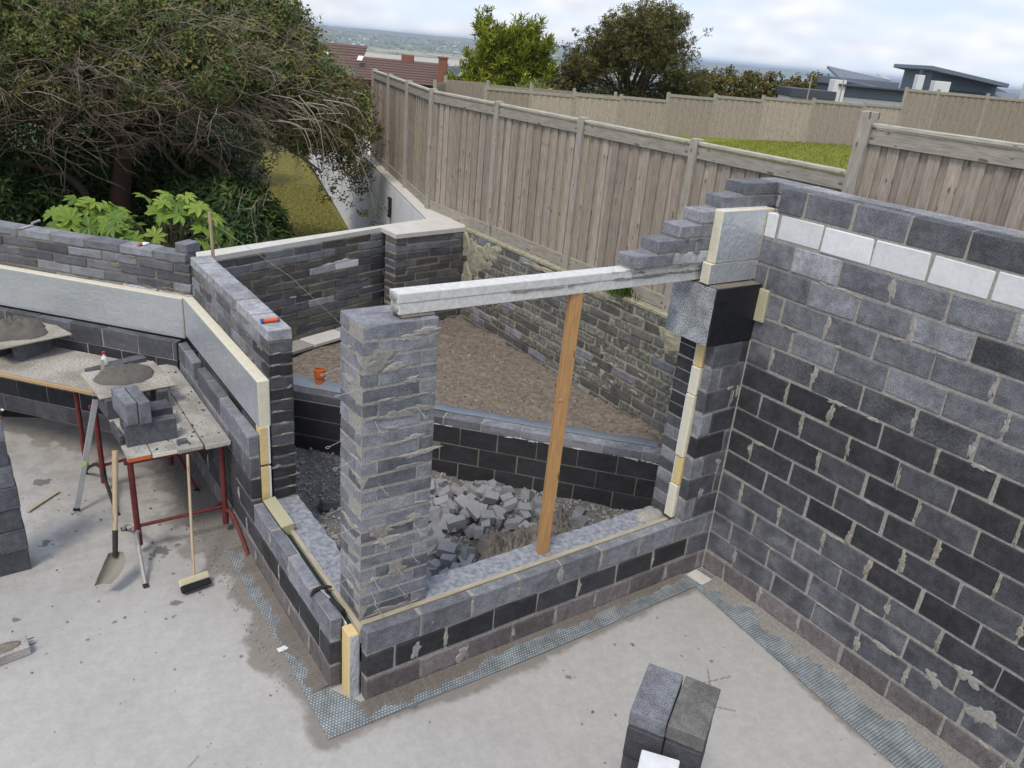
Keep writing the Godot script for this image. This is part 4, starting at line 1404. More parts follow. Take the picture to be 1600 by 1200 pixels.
	var cop = span_box(Vector3(0.494, 2.112, -6.0), Vector3(0.9, 2.165, -0.43), 0.012, 0.004)
	part("coping", cop[0], M.render_old, mw, cop[1])
	var tf2 = thing("grass_tuft", "green grass tuft growing on the mossy wall top", "grass", Vector3(0.52, 2.16, -2.35))
	var gx := []
	var gc := []
	for k in 60:
		gx.append(Transform3D(Basis(Vector3.UP, r.randf() * TAU).scaled(Vector3.ONE * r.randf_range(1.6, 3.2)), Vector3(r.randfn() * 0.05, -0.02, r.randfn() * 0.11)))
		gc.append(Color(0.09, 0.15, 0.03) * r.randf_range(0.7, 1.4))
	scatter("blades", tf2, leaf_mesh("blade"), M.leaf, gx, gc)
	# back wall, turned, with a pier and a pale coping
	var bd := Vector3(0.94, 0, -0.341).normalized()
	var bn := Vector3(-bd.z, 0, bd.x) * -1.0
	var bp := Vector3(-3.75, 0, -4.92)
	var bw = thing("back_wall", "old dark stained wall of slim blocks with a white streak and concrete coping", "wall")
	var tb := func(c, s, rr):
		if c > 10: return pick("old" if rr.randf() < 0.5 else "grey", rr)
		if (c == 9 and s > 1.9 and s < 2.9) or (c == 5 and s > 1.8 and s < 2.25): return pick("pale" if rr.randf() < 0.8 else "white", rr)
		return pick("old" if rr.randf() < 0.55 else "dark", rr)
	courses(bw, bp, bd, bn, joints_from(0.7, 13, 0.1085), 0.215, func(_c): return [0.0, 4.35], func(c): return 0.3 if c % 2 == 0 else 0.08, tb, 0.45, 57, M.mortar_beige, 0.012, 0.007, "block", 0.008)
	courses(bw, Vector3(-0.72, 0, -5.6), Vector3(0.99, 0, -0.14).normalized(), Vector3(-0.14, 0, -0.99).normalized(), joints_from(0.7, 13, 0.1085), 0.26, func(_c): return [0.0, 1.24], func(c): return 0.2 if c % 2 == 0 else 0.36, tb, 0.4, 58, M.mortar_beige, 0.014, 0.007, "pier_block", 0.008)
	l = []
	for k in 40: l.append([r.randf_range(0.1, 3.2), 0.7 + 0.1085 * r.randi_range(1, 12) + r.randf_range(-0.02, 0.02), r.randf_range(0.05, 0.2), r.randf_range(0.01, 0.03)])
	smears(bw, bp, bd, -bn, l, M.mortar_brown, 59, 0.006)
	l = [[2.15, 1.79, 0.2, 0.035], [2.5, 1.8, 0.25, 0.05], [2.75, 1.83, 0.14, 0.03], [2.0, 1.32, 0.17, 0.03], [2.95, 1.35, 0.13, 0.03], [1.6, 1.46, 0.07, 0.03]]
	smears(bw, bp, bd, -bn, l, M.white_powder, 60, 0.004, "lime_bloom")
	part("coping", prism([Vector2(-3.85, -4.9), Vector2(-0.74, -6.02), Vector2(-0.72, -5.58), Vector2(0.5, -5.76), Vector2(0.62, -5.96), Vector2(0.6, -7.1), Vector2(0.2, -6.42), Vector2(-3.8, -5.22)].map(func(v): return v), 2.111, 2.172), M.concrete, bw)
	# slabs at the foot of the back wall
	for k in 4:
		var sl = thing("paving_slab", "worn pale paving slab laid at the foot of the stained back wall", "slab", bp + bd * (0.75 + 0.62 * k) - bn * 0.16 + Vector3.UP * 0.84, 0.348, "slabs along the back wall")
		part("body", cbox(Vector3(0.6, 0.05, 0.3), 0.008, 0.005, k), M.concrete if k % 2 == 0 else M.mortar, sl)
	# white rendered wall running away below the fence, with two lamps
	var wd := Vector3(0.275, 0, -0.961).normalized()
	var wn := Vector3(-wd.z, 0, wd.x)
	var ww = thing("rendered_wall", "long white rendered wall beside the lawn strip with slim black lamps", "wall")
	var bs := Basis(wd, Vector3.UP, wd.cross(Vector3.UP))
	var wp := Vector3(0.2, 0, -6.4)
	for k in 4:
		part("render_panel", cbox(Vector3(4.99, 2.15, 0.25), 0.006, 0.0, 0), M.white_render, ww, Transform3D(bs, wp + wd * (2.5 + k * 5.0) + Vector3.UP * 1.06 + wn * 0.125))
	part("coping", cbox(Vector3(20.0, 0.045, 0.5), 0.008, 0.0, 0), M.concrete, ww, Transform3D(bs, wp + wd * 10.0 + Vector3.UP * 2.158 + wn * 0.25))
	for k in [2.95, 8.6]:
		var lp = thing("wall_lamp", "slim black frame lamp mounted on the white rendered wall", "lamp", wp + wd * k + Vector3.UP * 1.75 - wn * 0.035, 0, "lamps on the white wall")
		var fr = part("frame", cbox(Vector3(0.14, 0.36, 0.06), 0.006), M.black_metal, lp, Transform3D(bs, Vector3.ZERO))
		part("glass", cbox(Vector3(0.09, 0.29, 0.01), 0.002), M.frosted, fr, Transform3D(Basis.IDENTITY, bs.inverse() * (-wn * 0.034)))

func heightfield(st, x0, x1, z0, z1, nx, nzn, h: Callable, inside: Callable):
	for i in nx:
		for k in nzn:
			var xa := lerpf(x0, x1, float(i) / nx)
			var xb := lerpf(x0, x1, float(i + 1) / nx)
			var za := lerpf(z0, z1, float(k) / nzn)
			var zb := lerpf(z0, z1, float(k + 1) / nzn)
			if not inside.call((xa + xb) / 2, (za + zb) / 2): continue
			var q := [Vector3(xa, h.call(xa, za), za), Vector3(xb, h.call(xb, za), za), Vector3(xb, h.call(xb, zb), zb), Vector3(xa, h.call(xa, zb), zb)]
			for o in [0, 1, 2, 0, 2, 3]:
				st.set_uv(Vector2(q[o].x, q[o].z))
				st.add_vertex(q[o])

# ---------------------------------------------------------------- fences
func fence_panel(f, a: Vector3, b: Vector3, y0: float, y1: float, r: RandomNumberGenerator, boards := true):
	var d := (b - a).normalized()
	var ln := (b - a).length()
	var bs := Basis(d, Vector3.UP, d.cross(Vector3.UP))      # z of the basis faces the garden side or away
	var out := Vector3(-1, 0, 0)
	if absf(d.x) > 0.9: out = Vector3(0, 0, 1)
	var o: Vector3 = (out - d * out.dot(d)).normalized()
	var c := (a + b) * 0.5
	part("gravel_board", cbox(Vector3(ln, 0.15, 0.03), 0.004, 0.0, 0), M.rail_wood, f, Transform3D(bs, c + Vector3.UP * (y0 + 0.075) + o * 0.022))
	part("top_board", cbox(Vector3(ln, 0.12, 0.025), 0.003, 0.0, 0), M.rail_wood, f, Transform3D(bs, c + Vector3.UP * (y1 - 0.1) + o * 0.03))
	part("cap_rail", cbox(Vector3(ln, 0.035, 0.075), 0.006, 0.0, 0), M.cap_wood, f, Transform3D(bs, c + Vector3.UP * (y1 - 0.012) + o * 0.02))
	var n := int(round(ln / 0.088))
	for i in n:
		var s := (i + 0.5) / n * ln + r.randf_range(-0.004, 0.004)
		var proud := 0.018 if i % 2 == 0 else 0.0
		var wd := ln / n + (0.016 if i % 2 == 0 else 0.004)
		part("board", cbox(Vector3(snappedf(wd, 0.004), snappedf(y1 - y0 - 0.12, 0.01), 0.014), 0.003, 0.0015, r.randi_range(0, 5)), M["board%d" % r.randi_range(0, 3)], f, Transform3D(bs * Basis(Vector3(0, 0, 1), r.randf_range(-0.006, 0.006)), a + d * s + Vector3.UP * (y0 + 0.07 + (y1 - y0 - 0.12) * 0.5) + o * (proud - 0.008)))

func build_near_fence():
	var r := RandomNumberGenerator.new()
	r.seed = 61
	var f = thing("board_fence", "weathered close board timber fence standing on the mossy garden wall", "fence")
	var pts := [Vector3(2.12, 0, -12.36), Vector3(1.62, 0, -10.6), Vector3(1.12, 0, -8.84), Vector3(0.62, 0, -7.08), Vector3(0.62, 0, -5.25), Vector3(0.62, 0, -3.42), Vector3(0.62, 0, -1.59), Vector3(0.62, 0, 0.24)]
	for i in pts.size():
		var top := 4.0
		var h := 1.86
		if i == 7:
			top = 4.46
			h = 2.3
		var w := 0.1 if i < 7 else 0.115
		part("post", cbox(Vector3(w, h, w), 0.006, 0.002, i % 3), M.post_wood, f, at(Vector3(pts[i].x - 0.02, top - h * 0.5, pts[i].z)))
	for i in range(pts.size() - 1):
		var d: Vector3 = (pts[i + 1] - pts[i]).normalized()
		fence_panel(f, pts[i] + d * 0.055, pts[i + 1] - d * 0.055, 2.17, 3.97, r)
	var g = thing("board_fence", "taller weathered board fence rising behind the tall dark block wall", "fence")
	var q := [Vector3(0.62, 0, 0.24), Vector3(0.62, 0, 2.1), Vector3(0.62, 0, 3.96), Vector3(0.62, 0, 5.82)]
	for i in range(3):
		fence_panel(g, q[i] + Vector3(0, 0, 0.065), q[i + 1] - Vector3(0, 0, 0.055), 2.5, 4.37, r)
		part("post", cbox(Vector3(0.1, 2.2, 0.1), 0.006, 0.002, i), M.post_wood, g, at(Vector3(0.6, 3.36, q[i + 1].z)))

func far_panel_mesh(ln: float, h: float, sd: int) -> ArrayMesh:
	var key := "farpanel%.2f_%.2f_%d" % [ln, h, sd % 3]
	if box_cache.has(key): return box_cache[key]
	var st := st_new()
	var n := int(ln / 0.12)
	rng.seed = sd
	for i in n:
		add_box(st, Vector3(ln / n + (0.012 if i % 2 == 0 else -0.01), h - 0.1, 0.016), Vector3(-ln / 2 + (i + 0.5) * ln / n, h * 0.5 - 0.04, 0.012 if i % 2 == 0 else -0.006), 0.003, 0.002, Basis.IDENTITY, Vector2(rng.randf(), rng.randf()))
	box_cache[key] = st.commit()
	return box_cache[key]

func build_upper_garden():
	var r := RandomNumberGenerator.new()
	r.seed = 71
	# lawn of the neighbour, one sheet behind the near fence
	var lst := st_new()
	lst.set_smooth_group(0)
	var nz := FastNoiseLite.new()
	nz.seed = 2
	nz.frequency = 1.0
	var lh := func(x, z): return maxf(1.84, 2.03 + 0.037 * (x - 17.0)) + 0.03 * nz.get_noise_2d(x * 0.3, z * 0.3) - maxf(0.0, (x * 0.56 - z * 0.83) - 29.5) * 0.35
	heightfield(lst, 0.72, 34.0, -30.0, 8.0, 70, 76, lh, func(x, z): return x > 0.7 + maxf(-z - 7.0, 0.0) * 0.29)
	lst.generate_normals()
	struct("upper_lawn", lst.commit(), M.lawn)
	var bank := st_new()
	add_box(bank, Vector3(0.12, 2.0, 16.0), Vector3(0.8, 1.08, 1.5), 0.01)
	struct("bank", bank.commit(), M.bed_soil)
	var gx := []
	var gc := []
	for i in 26000:
		var x := r.randf_range(9.0, 24.0)
		var z := r.randf_range(-16.5, -5.0)
		gx.append(Transform3D(Basis(Vector3.UP, r.randf() * TAU).scaled(Vector3.ONE * r.randf_range(0.7, 1.3)), Vector3(x, lh.call(x, z) - 0.01, z)))
		gc.append([Color(0.2, 0.24, 0.03), Color(0.28, 0.28, 0.05), Color(0.15, 0.19, 0.025)][r.randi_range(0, 2)])
	tag(scatter("grass", self, leaf_mesh("blade"), M.leaf, gx, gc), "bright green mown grass of the upper lawn beyond the fence", "grass")
	# far board fence, stepped panels
	var f = thing("far_fence", "long stepped timber fence along the far edge of the upper lawn", "fence")
	var pp := [[11.52, -22.67, 3.16], [12.88, -21.66, 3.16], [14.26, -20.7, 3.22], [15.66, -19.71, 3.28], [17.1, -18.71, 3.5], [18.58, -17.73, 3.6], [20.06, -16.71, 3.7], [21.61, -15.61, 3.76], [23.16, -14.5, 3.8], [24.45, -13.75, 4.42], [25.5, -13.1, 4.46], [27.0, -12.0, 4.47], [28.6, -10.9, 4.47], [30.2, -9.8, 4.47], [31.8, -8.7, 4.47]]
	for i in range(pp.size() - 1):
		var a := Vector3(pp[i][0], 0, pp[i][1])
		var b := Vector3(pp[i + 1][0], 0, pp[i + 1][1])
		var top: float = minf(pp[i][2], pp[i + 1][2]) if i != 8 else 3.8
		if i >= 9: top = 4.43
		var d := (b - a).normalized()
		var h := 1.85 if i < 9 else 2.3
		var bs := Basis(d, Vector3.UP, d.cross(Vector3.UP))
		var ln := (b - a).length()
		var o = part("panel_boards", far_panel_mesh(snappedf(ln, 0.1), h, 80 + i), M["board%d" % r.randi_range(0, 3)], f, Transform3D(bs * Basis.from_scale(Vector3(ln / snappedf(ln, 0.1), 1, 1)), (a + b) * 0.5 + Vector3.UP * (top - h)))
		o.set_meta("kind", "stuff")
		part("top_board", cbox(Vector3(snappedf(ln, 0.1), 0.1, 0.03), 0.004), M.rail_wood, f, Transform3D(bs, (a + b) * 0.5 + Vector3.UP * (top - 0.04) + bs.z * 0.03))
		part("post", cbox(Vector3(0.1, 2.4, 0.1), 0.005), M.post_wood, f, at(a + Vector3.UP * (maxf(top, pp[i][2]) + 0.06 - 1.2)))
	# a second fence farther down, and its grey return
	var f2 = thing("far_fence", "lower grey timber fence beyond the stepped fence near the conifer", "fence")
	var p2 := [[10.4, -24.6, 3.15], [11.9, -26.4, 3.25], [13.4, -25.5, 3.2], [14.9, -24.5, 3.22], [16.4, -23.5, 3.2], [17.9, -22.6, 3.2], [19.4, -21.6, 3.2]]
	for i in range(p2.size() - 1):
		var a := Vector3(p2[i][0], 0, p2[i][1])
		var b := Vector3(p2[i + 1][0], 0, p2[i + 1][1])
		var d := (b - a).normalized()
		var bs := Basis(d, Vector3.UP, d.cross(Vector3.UP))
		var ln := (b - a).length()
		var o = part("panel_boards", far_panel_mesh(snappedf(ln, 0.1), 1.8, 90 + i), M.board0, f2, Transform3D(bs, (a + b) * 0.5 + Vector3.UP * (p2[i][2] - 1.8)))
		o.set_meta("kind", "stuff")
		part("post", cbox(Vector3(0.1, 2.2, 0.1), 0.005), M.post_wood, f2, at(a + Vector3.UP * (p2[i][2] - 1.04)))

# ---------------------------------------------------------------- hillside beyond
func house_roof(h, o: Vector3, u: Vector3, w: Vector3, len_u: float, run: float, rise: float, m, rows: int):
	# one tiled slope from the eave at o up to the ridge, w points up the slope horizontally
	var st := Vector3(w.x * run, rise, w.z * run)
	for i in rows:
		var a := o + st * (float(i) / rows)
		var n := u.cross(st).normalized()
		if n.y < 0: n = -n
		var sl := st.length() / rows
		var bs := Basis(u, n, u.cross(n))
		part("tile_course", cbox(Vector3(len_u, 0.05, sl * 1.12), 0.012, 0.0, i % 3), m, h, Transform3D(bs * Basis(Vector3.RIGHT, -0.12 if bs.z.dot(st) < 0 else 0.12), a + st / rows * 0.5 + u * len_u * 0.5 + n * 0.03))

func build_far_land():
	var r := RandomNumberGenerator.new()
	r.seed = 81
	var cl := leaf_mesh("clump")
	var nd := leaf_mesh("needle")
	var right := Vector3(0.825, 0, 0.559).normalized()
	var fwd := Vector3(0.59, 0, -0.807).normalized()
	# brown tiled bungalow with brick chimney and gable
	var h = thing("bungalow", "brown tiled bungalow roof with red brick chimney and brick gable beyond the fence", "house")
	var o := Vector3(21.2, 1.2, -55.8)
	house_roof(h, Vector3(20.4, 1.35, -55.0), right, fwd, 6.7, 3.2, 1.5, M.tile_brown, 9)
	house_roof(h, Vector3(18.0, 2.1, -58.6), right, fwd, 4.2, 3.0, 1.5, M.tile_brown, 8)
	var bs := Basis(right, Vector3.UP, -fwd)
	part("wall", cbox(Vector3(9.0, 4.4, 4.6), 0.02), M.brick_red, h, Transform3D(bs, Vector3(22.6, -0.9, -54.6) + fwd * 3.0))
	var chm = part("chimney", cbox(Vector3(0.62, 2.2, 0.6), 0.02), M.brick_red, h, Transform3D(bs, Vector3(26.3, 2.25, -52.0)))
	part("chimney_cap", cbox(Vector3(0.72, 0.14, 0.7), 0.02), M.brick_red, chm, at(Vector3(0, 1.11, 0)))
	part("chimney", cbox(Vector3(0.9, 1.2, 0.6), 0.02), M.brick_red, h, Transform3D(bs, Vector3(25.2, 2.7, -55.6)))
	var st := st_new()
	extrude(st, [Vector2(-1.3, -3.0), Vector2(1.3, -3.0), Vector2(1.3, 1.15), Vector2(0.1, 2.15), Vector2(-1.3, 1.25)], Vector3(27.55, 0.35, -50.8), right, fwd * 3.0)
	part("gable_wall", st.commit(), M.brick_red, h)
	for s in [-1.0, 1.0]:
		var a := Vector3(27.62, 2.58, -50.85)
		var b: Vector3 = a + right * s * 1.45 + Vector3.UP * -1.1
		part("bargeboard", cbox(Vector3((b - a).length(), 0.16, 0.1), 0.01), M.white_paint, h, Transform3D(Basis((b - a).normalized(), Vector3.UP, -fwd).orthonormalized(), (a + b) * 0.5 - fwd * 0.1))
	for q in [[19.4, 2.75, -57.8], [21.5, 2.62, -56.2]]:
		part("skylight", cbox(Vector3(0.4, 0.06, 0.7), 0.01), M.white_paint, h, Transform3D(bs * Basis(Vector3.RIGHT, 0.45), Vector3(q[0], q[1] + 0.16, q[2])))
	var hd = thing("clipped_hedge", "bright yellow green clipped hedge below the brown tiled roof", "hedge")
	foliage("foliage", hd, cl, M.leaf, [[Vector3(20.2, 0.55, -45.6), Vector3(2.2, 0.5, 0.8), 1500, 0.4], [Vector3(22.5, 0.65, -44.2), Vector3(2.0, 0.5, 0.8), 1500, 0.4], [Vector3(18.0, 0.5, -47.2), Vector3(1.6, 0.5, 0.8), 900, 0.4]], [Color(0.2, 0.27, 0.02), Color(0.26, 0.33, 0.03), Color(0.15, 0.21, 0.02)], 0.6, 1.0, 5)
	# conifer
	var k = thing("conifer", "dense golden green conifer with upswept pointed sprays beyond the fences", "tree", Vector3(19.5, -0.5, -33.0))
	k.scale = Vector3(1.22, 1.18, 1.22)
	part("trunk", tube([Vector3(0, -0.5, 0), Vector3(0, 2.5, 0), Vector3(0.2, 4.8, 0)], [0.25, 0.17, 0.03], 8), M.bark, k)
	var vols := []
	for i in 170:
		var y := 0.3 + 3.7 * r.randf()
		var rad := 2.15 * pow(clampf(1.0 - (y - 0.9) / 4.3, 0.02, 1.0), 0.75)
		var t := r.randf() * TAU
		var od := Vector3(cos(t), 0, sin(t))
		var a := od * rad * r.randf_range(0.35, 0.75) + Vector3(0, y, 0)
		var dd := (od * r.randf_range(0.45, 0.8) + Vector3(0, 0.9, 0)).normalized() * r.randf_range(1.0, 1.9)
		for j in 5:
			var f := j / 4.0
			vols.append([a + dd * f, Vector3.ONE * (0.21 * (1.0 - f) + 0.015), int(30 - 22 * f), 0.0])
	foliage("crown", k, nd, M.leaf, vols, [Color(0.17, 0.21, 0.018), Color(0.25, 0.28, 0.025), Color(0.11, 0.15, 0.015), Color(0.33, 0.34, 0.035)], 0.7, 1.2, 6, 0.0, 0.2, 1.3)
	spiky(k)
	# scrub in front of the conifer and the tree
	for q in [[Vector3(20.6, 1.6, -30.4), Vector3(1.2, 1.7, 0.9), 1600, [Color(0.09, 0.085, 0.03), Color(0.06, 0.07, 0.025), Color(0.13, 0.1, 0.04)], "olive brown twiggy scrub growing against the conifer"], [Vector3(22.6, 1.7, -29.0), Vector3(1.3, 1.1, 0.9), 1300, [Color(0.035, 0.055, 0.018), Color(0.05, 0.075, 0.02)], "dark green bramble bush between the conifer and the big tree"], [Vector3(27.5, 1.9, -25.5), Vector3(2.6, 1.2, 1.0), 2200, [Color(0.05, 0.085, 0.025), Color(0.07, 0.11, 0.03), Color(0.04, 0.06, 0.02)], "mid green broom bushes at the foot of the big tree"]]:
		var b = thing("bush", q[4], "bush")
		foliage("foliage", b, cl, M.leaf, [[q[0], q[1], q[2], 0.5]], q[3], 0.7, 1.4, int(q[2]) + 3)
		part("stem", tube([q[0] - Vector3.UP * 2.2, q[0]], [0.06, 0.03], 6), M.bark, b)
	var yc = thing("cordyline", "pale variegated spiky shrub against the twiggy scrub", "shrub", Vector3(17.6, 1.9, -27.9))
	foliage("foliage", yc, nd, M.leaf, [[Vector3(0, 0.2, 0), Vector3(0.65, 0.75, 0.6), 420, 0.2]], [Color(0.22, 0.24, 0.09), Color(0.3, 0.3, 0.13), Color(0.14, 0.17, 0.05)], 0.9, 1.5, 14)
	part("stem", tube([Vector3(0, -1.6, 0), Vector3(0, 0.2, 0)], [0.07, 0.05], 6), M.bark, yc)
	# big broad tree
	var bt = thing("broad_tree", "big olive broadleaf tree with thin twiggy crown beyond the far fence", "tree", Vector3(27.0, -0.3, -31.9))
	bt.scale = Vector3(1.18, 1.06, 1.18)
	var trunks := st_new()
	rng.seed = 9
	add_tube(trunks, curve([Vector3(0, -0.5, 0), Vector3(0.1, 1.6, 0), Vector3(-0.2, 3.0, 0)], 3), [0.3, 0.28, 0.25, 0.24, 0.22, 0.2, 0.18], 8, 0.05)
	part("trunk", trunks.commit(), M.bark, bt)
	var tw := st_new()
	var lf := []
	for i in 60:
		var a0 := Vector3(r.randf_range(-0.3, 0.3), r.randf_range(1.0, 2.9), r.randf_range(-0.3, 0.3))
		var t := r.randf() * TAU
		var far := r.randf_range(1.6, 3.9)
		var e := right * cos(t) * far + fwd * sin(t) * far * 0.7 + Vector3.UP * 0.0
		var hgt := 7.3 - 0.33 * pow(maxf(0.0, absf(e.dot(right) - 0.3)), 1.9) - (1.2 if e.dot(right) > 2.2 else 0.0)
		e.y = lerpf(2.6, hgt, r.randf_range(0.45, 1.0))
		var mid := a0.lerp(e, 0.5) + Vector3(0, 0.4, 0)
		add_tube(tw, curve([a0, mid, e], 3), [0.07, 0.06, 0.05, 0.035, 0.025, 0.015, 0.008], 5, 0.0, false)
		lf.append([e, Vector3(0.75, 0.55, 0.75), 90, 0.2])
		lf.append([mid + (e - mid) * 0.5, Vector3(0.7, 0.5, 0.7), 50, 0.2])
		for z in 10:
			var s := mid.lerp(e, r.randf_range(0.1, 1.0))
			var e2 := s + Vector3(r.randfn() * 0.5, r.randf_range(0.2, 0.9), r.randfn() * 0.5)
			add_tube(tw, [s, s.lerp(e2, 0.5) + Vector3(0.05, 0, 0), e2], [0.018, 0.013, 0.006], 4, 0.0, false)
			lf.append([e2, Vector3(0.3, 0.25, 0.3), 14, 0.0])
	part("limbs", tw.commit(), M.bark, bt)
	lf.append([Vector3(0.6, 1.8, 0.2), Vector3(3.2, 1.9, 1.6), 3200, 0.5])
	lf.append([right * 2.6 + Vector3(0, 2.6, 0), Vector3(1.6, 1.8, 1.3), 2400, 0.5])
	foliage("crown", bt, cl, M.leaf, lf, [Color(0.14, 0.13, 0.035), Color(0.1, 0.105, 0.03), Color(0.18, 0.15, 0.045), Color(0.085, 0.095, 0.028)], 0.3, 0.62, 17)
	# row of trees behind the lawn towards the pale houses
	for i in 7:
		var p := Vector3(38.0 + i * 1.25, 0, -36.4 + i * 0.85)
		var tr = thing("hedgerow_tree", "round brownish green tree in the hedgerow beside the slate roofed houses", "tree", p, 0, "trees of the far hedgerow")
		part("trunk", tube([Vector3(0, 0, 0), Vector3(0, 3.0, 0)], [0.14, 0.06], 6), M.bark, tr)
		foliage("crown", tr, cl, M.leaf, [[Vector3(0, 2.9 + 0.1 * (i % 3), 0), Vector3(1.0, 1.35 + 0.2 * (i % 2), 1.0), 620, 0.5]], [Color(0.14, 0.135, 0.03), Color(0.1, 0.11, 0.025), Color(0.2, 0.15, 0.045)], 0.7, 1.2, 30 + i)
	modern_houses()
	far_plain(r)

func spiky(k):
	# long pointed leaders that break the conifer's outline
	var st := st_new()
	var r := RandomNumberGenerator.new()
	r.seed = 3
	for i in 60:
		var y := r.randf_range(1.0, 4.6)
		var rad := 2.1 * pow(clampf(1.0 - (y - 1.2) / 4.6, 0.02, 1.0), 0.7)
		var t := r.randf() * TAU
		var a := Vector3(cos(t) * rad * 0.6, y, sin(t) * rad * 0.6)
		var b := Vector3(cos(t) * rad * 1.05, y + 0.75, sin(t) * rad * 1.05)
		add_tube(st, [a, a.lerp(b, 0.5), b], [0.02, 0.015, 0.006], 4, 0.0, false)
	part("branch_tips", st.commit(), M.twig_dark, k)

func modern_houses():
	var right := Vector3(0.825, 0, 0.559).normalized()
	var fwd := Vector3(0.56, 0, -0.826).normalized()
	var bs := Basis(right, Vector3.UP, -fwd)
	# nearer slate roofed house
	var a = thing("modern_house", "modern white house with low slate blue roofs and pale upstand wall", "house")
	var o := Vector3(40.9, 0.05, -28.2)
	var add := func(h, nm, m, p: Vector3, sz: Vector3, roll := 0.0, pitch := 0.0):
		part(nm, cbox(sz, 0.02), m, h, Transform3D(bs * Basis(Vector3(0, 0, 1), roll) * Basis(Vector3.RIGHT, pitch), p))
	add.call(a, "wall", M.white_paint, o + right * 2.4 + Vector3.UP * 1.6 + fwd * 2.0, Vector3(4.6, 3.6, 4.0))
	add.call(a, "cladding", M.slate, o + right * 2.4 + Vector3.UP * 3.72 + fwd * 1.9, Vector3(4.5, 0.62, 4.0))
	add.call(a, "roof_base", M.slate, o + right * 2.5 + Vector3.UP * 4.25 + fwd * 3.2, Vector3(4.4, 0.5, 2.6))
	add.call(a, "eave", M.slate_dark, o + right * 2.35 + Vector3.UP * 4.08 + fwd * 1.7, Vector3(4.9, 0.12, 4.6))
	add.call(a, "roof", M.slate, o + right * 3.1 + Vector3.UP * 4.42 + fwd * 3.4, Vector3(4.4, 0.16, 3.4), -0.12, 0.22)
	add.call(a, "chimney_wall", M.white_paint, o + Vector3.UP * 3.0 + right * 0.0, Vector3(0.75, 2.7, 0.9))
	add.call(a, "garage", M.white_paint, o - right * 1.6 + Vector3.UP * 1.5 + fwd * 1.0, Vector3(2.5, 3.3, 2.5))
	add.call(a, "garage_roof", M.slate_dark, o - right * 1.55 + Vector3.UP * 3.4 + fwd * 0.9, Vector3(2.8, 0.5, 3.0))
	add.call(a, "rooflight", M.frosted, o + right * 4.2 + Vector3.UP * 4.75 + fwd * 3.3, Vector3(0.6, 0.05, 1.2), -0.12, 0.22)
	# taller one to its side
	var b = thing("modern_house", "modern house with long raking slate roof and white chimneys", "house")
	var q := Vector3(46.5, -0.2, -25.0)
	add.call(b, "wall", M.white_paint, q + right * 3.8 + Vector3.UP * 1.8 + fwd * 3.0, Vector3(8.0, 4.6, 5.0))
	var cs := st_new()
	extrude(cs, [Vector2(0.2, 4.0), Vector2(4.6, 4.0), Vector2(4.6, 5.06), Vector2(0.2, 5.6)], q + fwd * 1.4, right, fwd * 4.0)
	part("cladding", cs.commit(), M.slate, b)
	add.call(b, "upper_roof", M.slate, q + right * 2.0 + Vector3.UP * 5.46 + fwd * 2.8, Vector3(5.2, 0.24, 5.4), -0.123)
	add.call(b, "lower_roof", M.slate, q + right * 4.9 + Vector3.UP * 4.42 + fwd * 1.2, Vector3(8.6, 0.14, 3.0), -0.02, 0.2)
	add.call(b, "eave", M.slate_dark, q + right * 4.7 + Vector3.UP * 4.12 - fwd * 0.2, Vector3(8.4, 0.26, 0.3))
	add.call(b, "gable_end", M.white_paint, q + right * 0.2 + Vector3.UP * 4.4, Vector3(1.0, 1.3, 0.6))
	add.call(b, "back_roof", M.slate, q + right * 5.2 + Vector3.UP * 4.9 + fwd * 4.0, Vector3(2.2, 0.2, 3.0), -0.3)
	add.call(b, "chimney", M.white_paint, q - right * 1.2 + Vector3.UP * 4.3, Vector3(0.42, 2.0, 0.5))
	add.call(b, "chimney_pot", M.slate_dark, q - right * 1.2 + Vector3.UP * 5.43, Vector3(0.16, 0.28, 0.16))
	add.call(b, "chimney", M.white_paint, q + right * 5.9 + Vector3.UP * 5.2, Vector3(0.7, 2.4, 0.6))
	for i in 2:
		var p := Vector3(30.5 + i * 1.35, 0, -22.5 + i * 0.9)
		var st = thing("garden_pole", "thin grey wooden pole standing behind the far fence near the hedgerow", "pole", p, 0, "poles behind the far fence")
		part("shaft", tube([Vector3(0, 0, 0), Vector3(0, 4.5 + 0.25 * i, 0)], [0.04, 0.03], 6), M.twig, st)

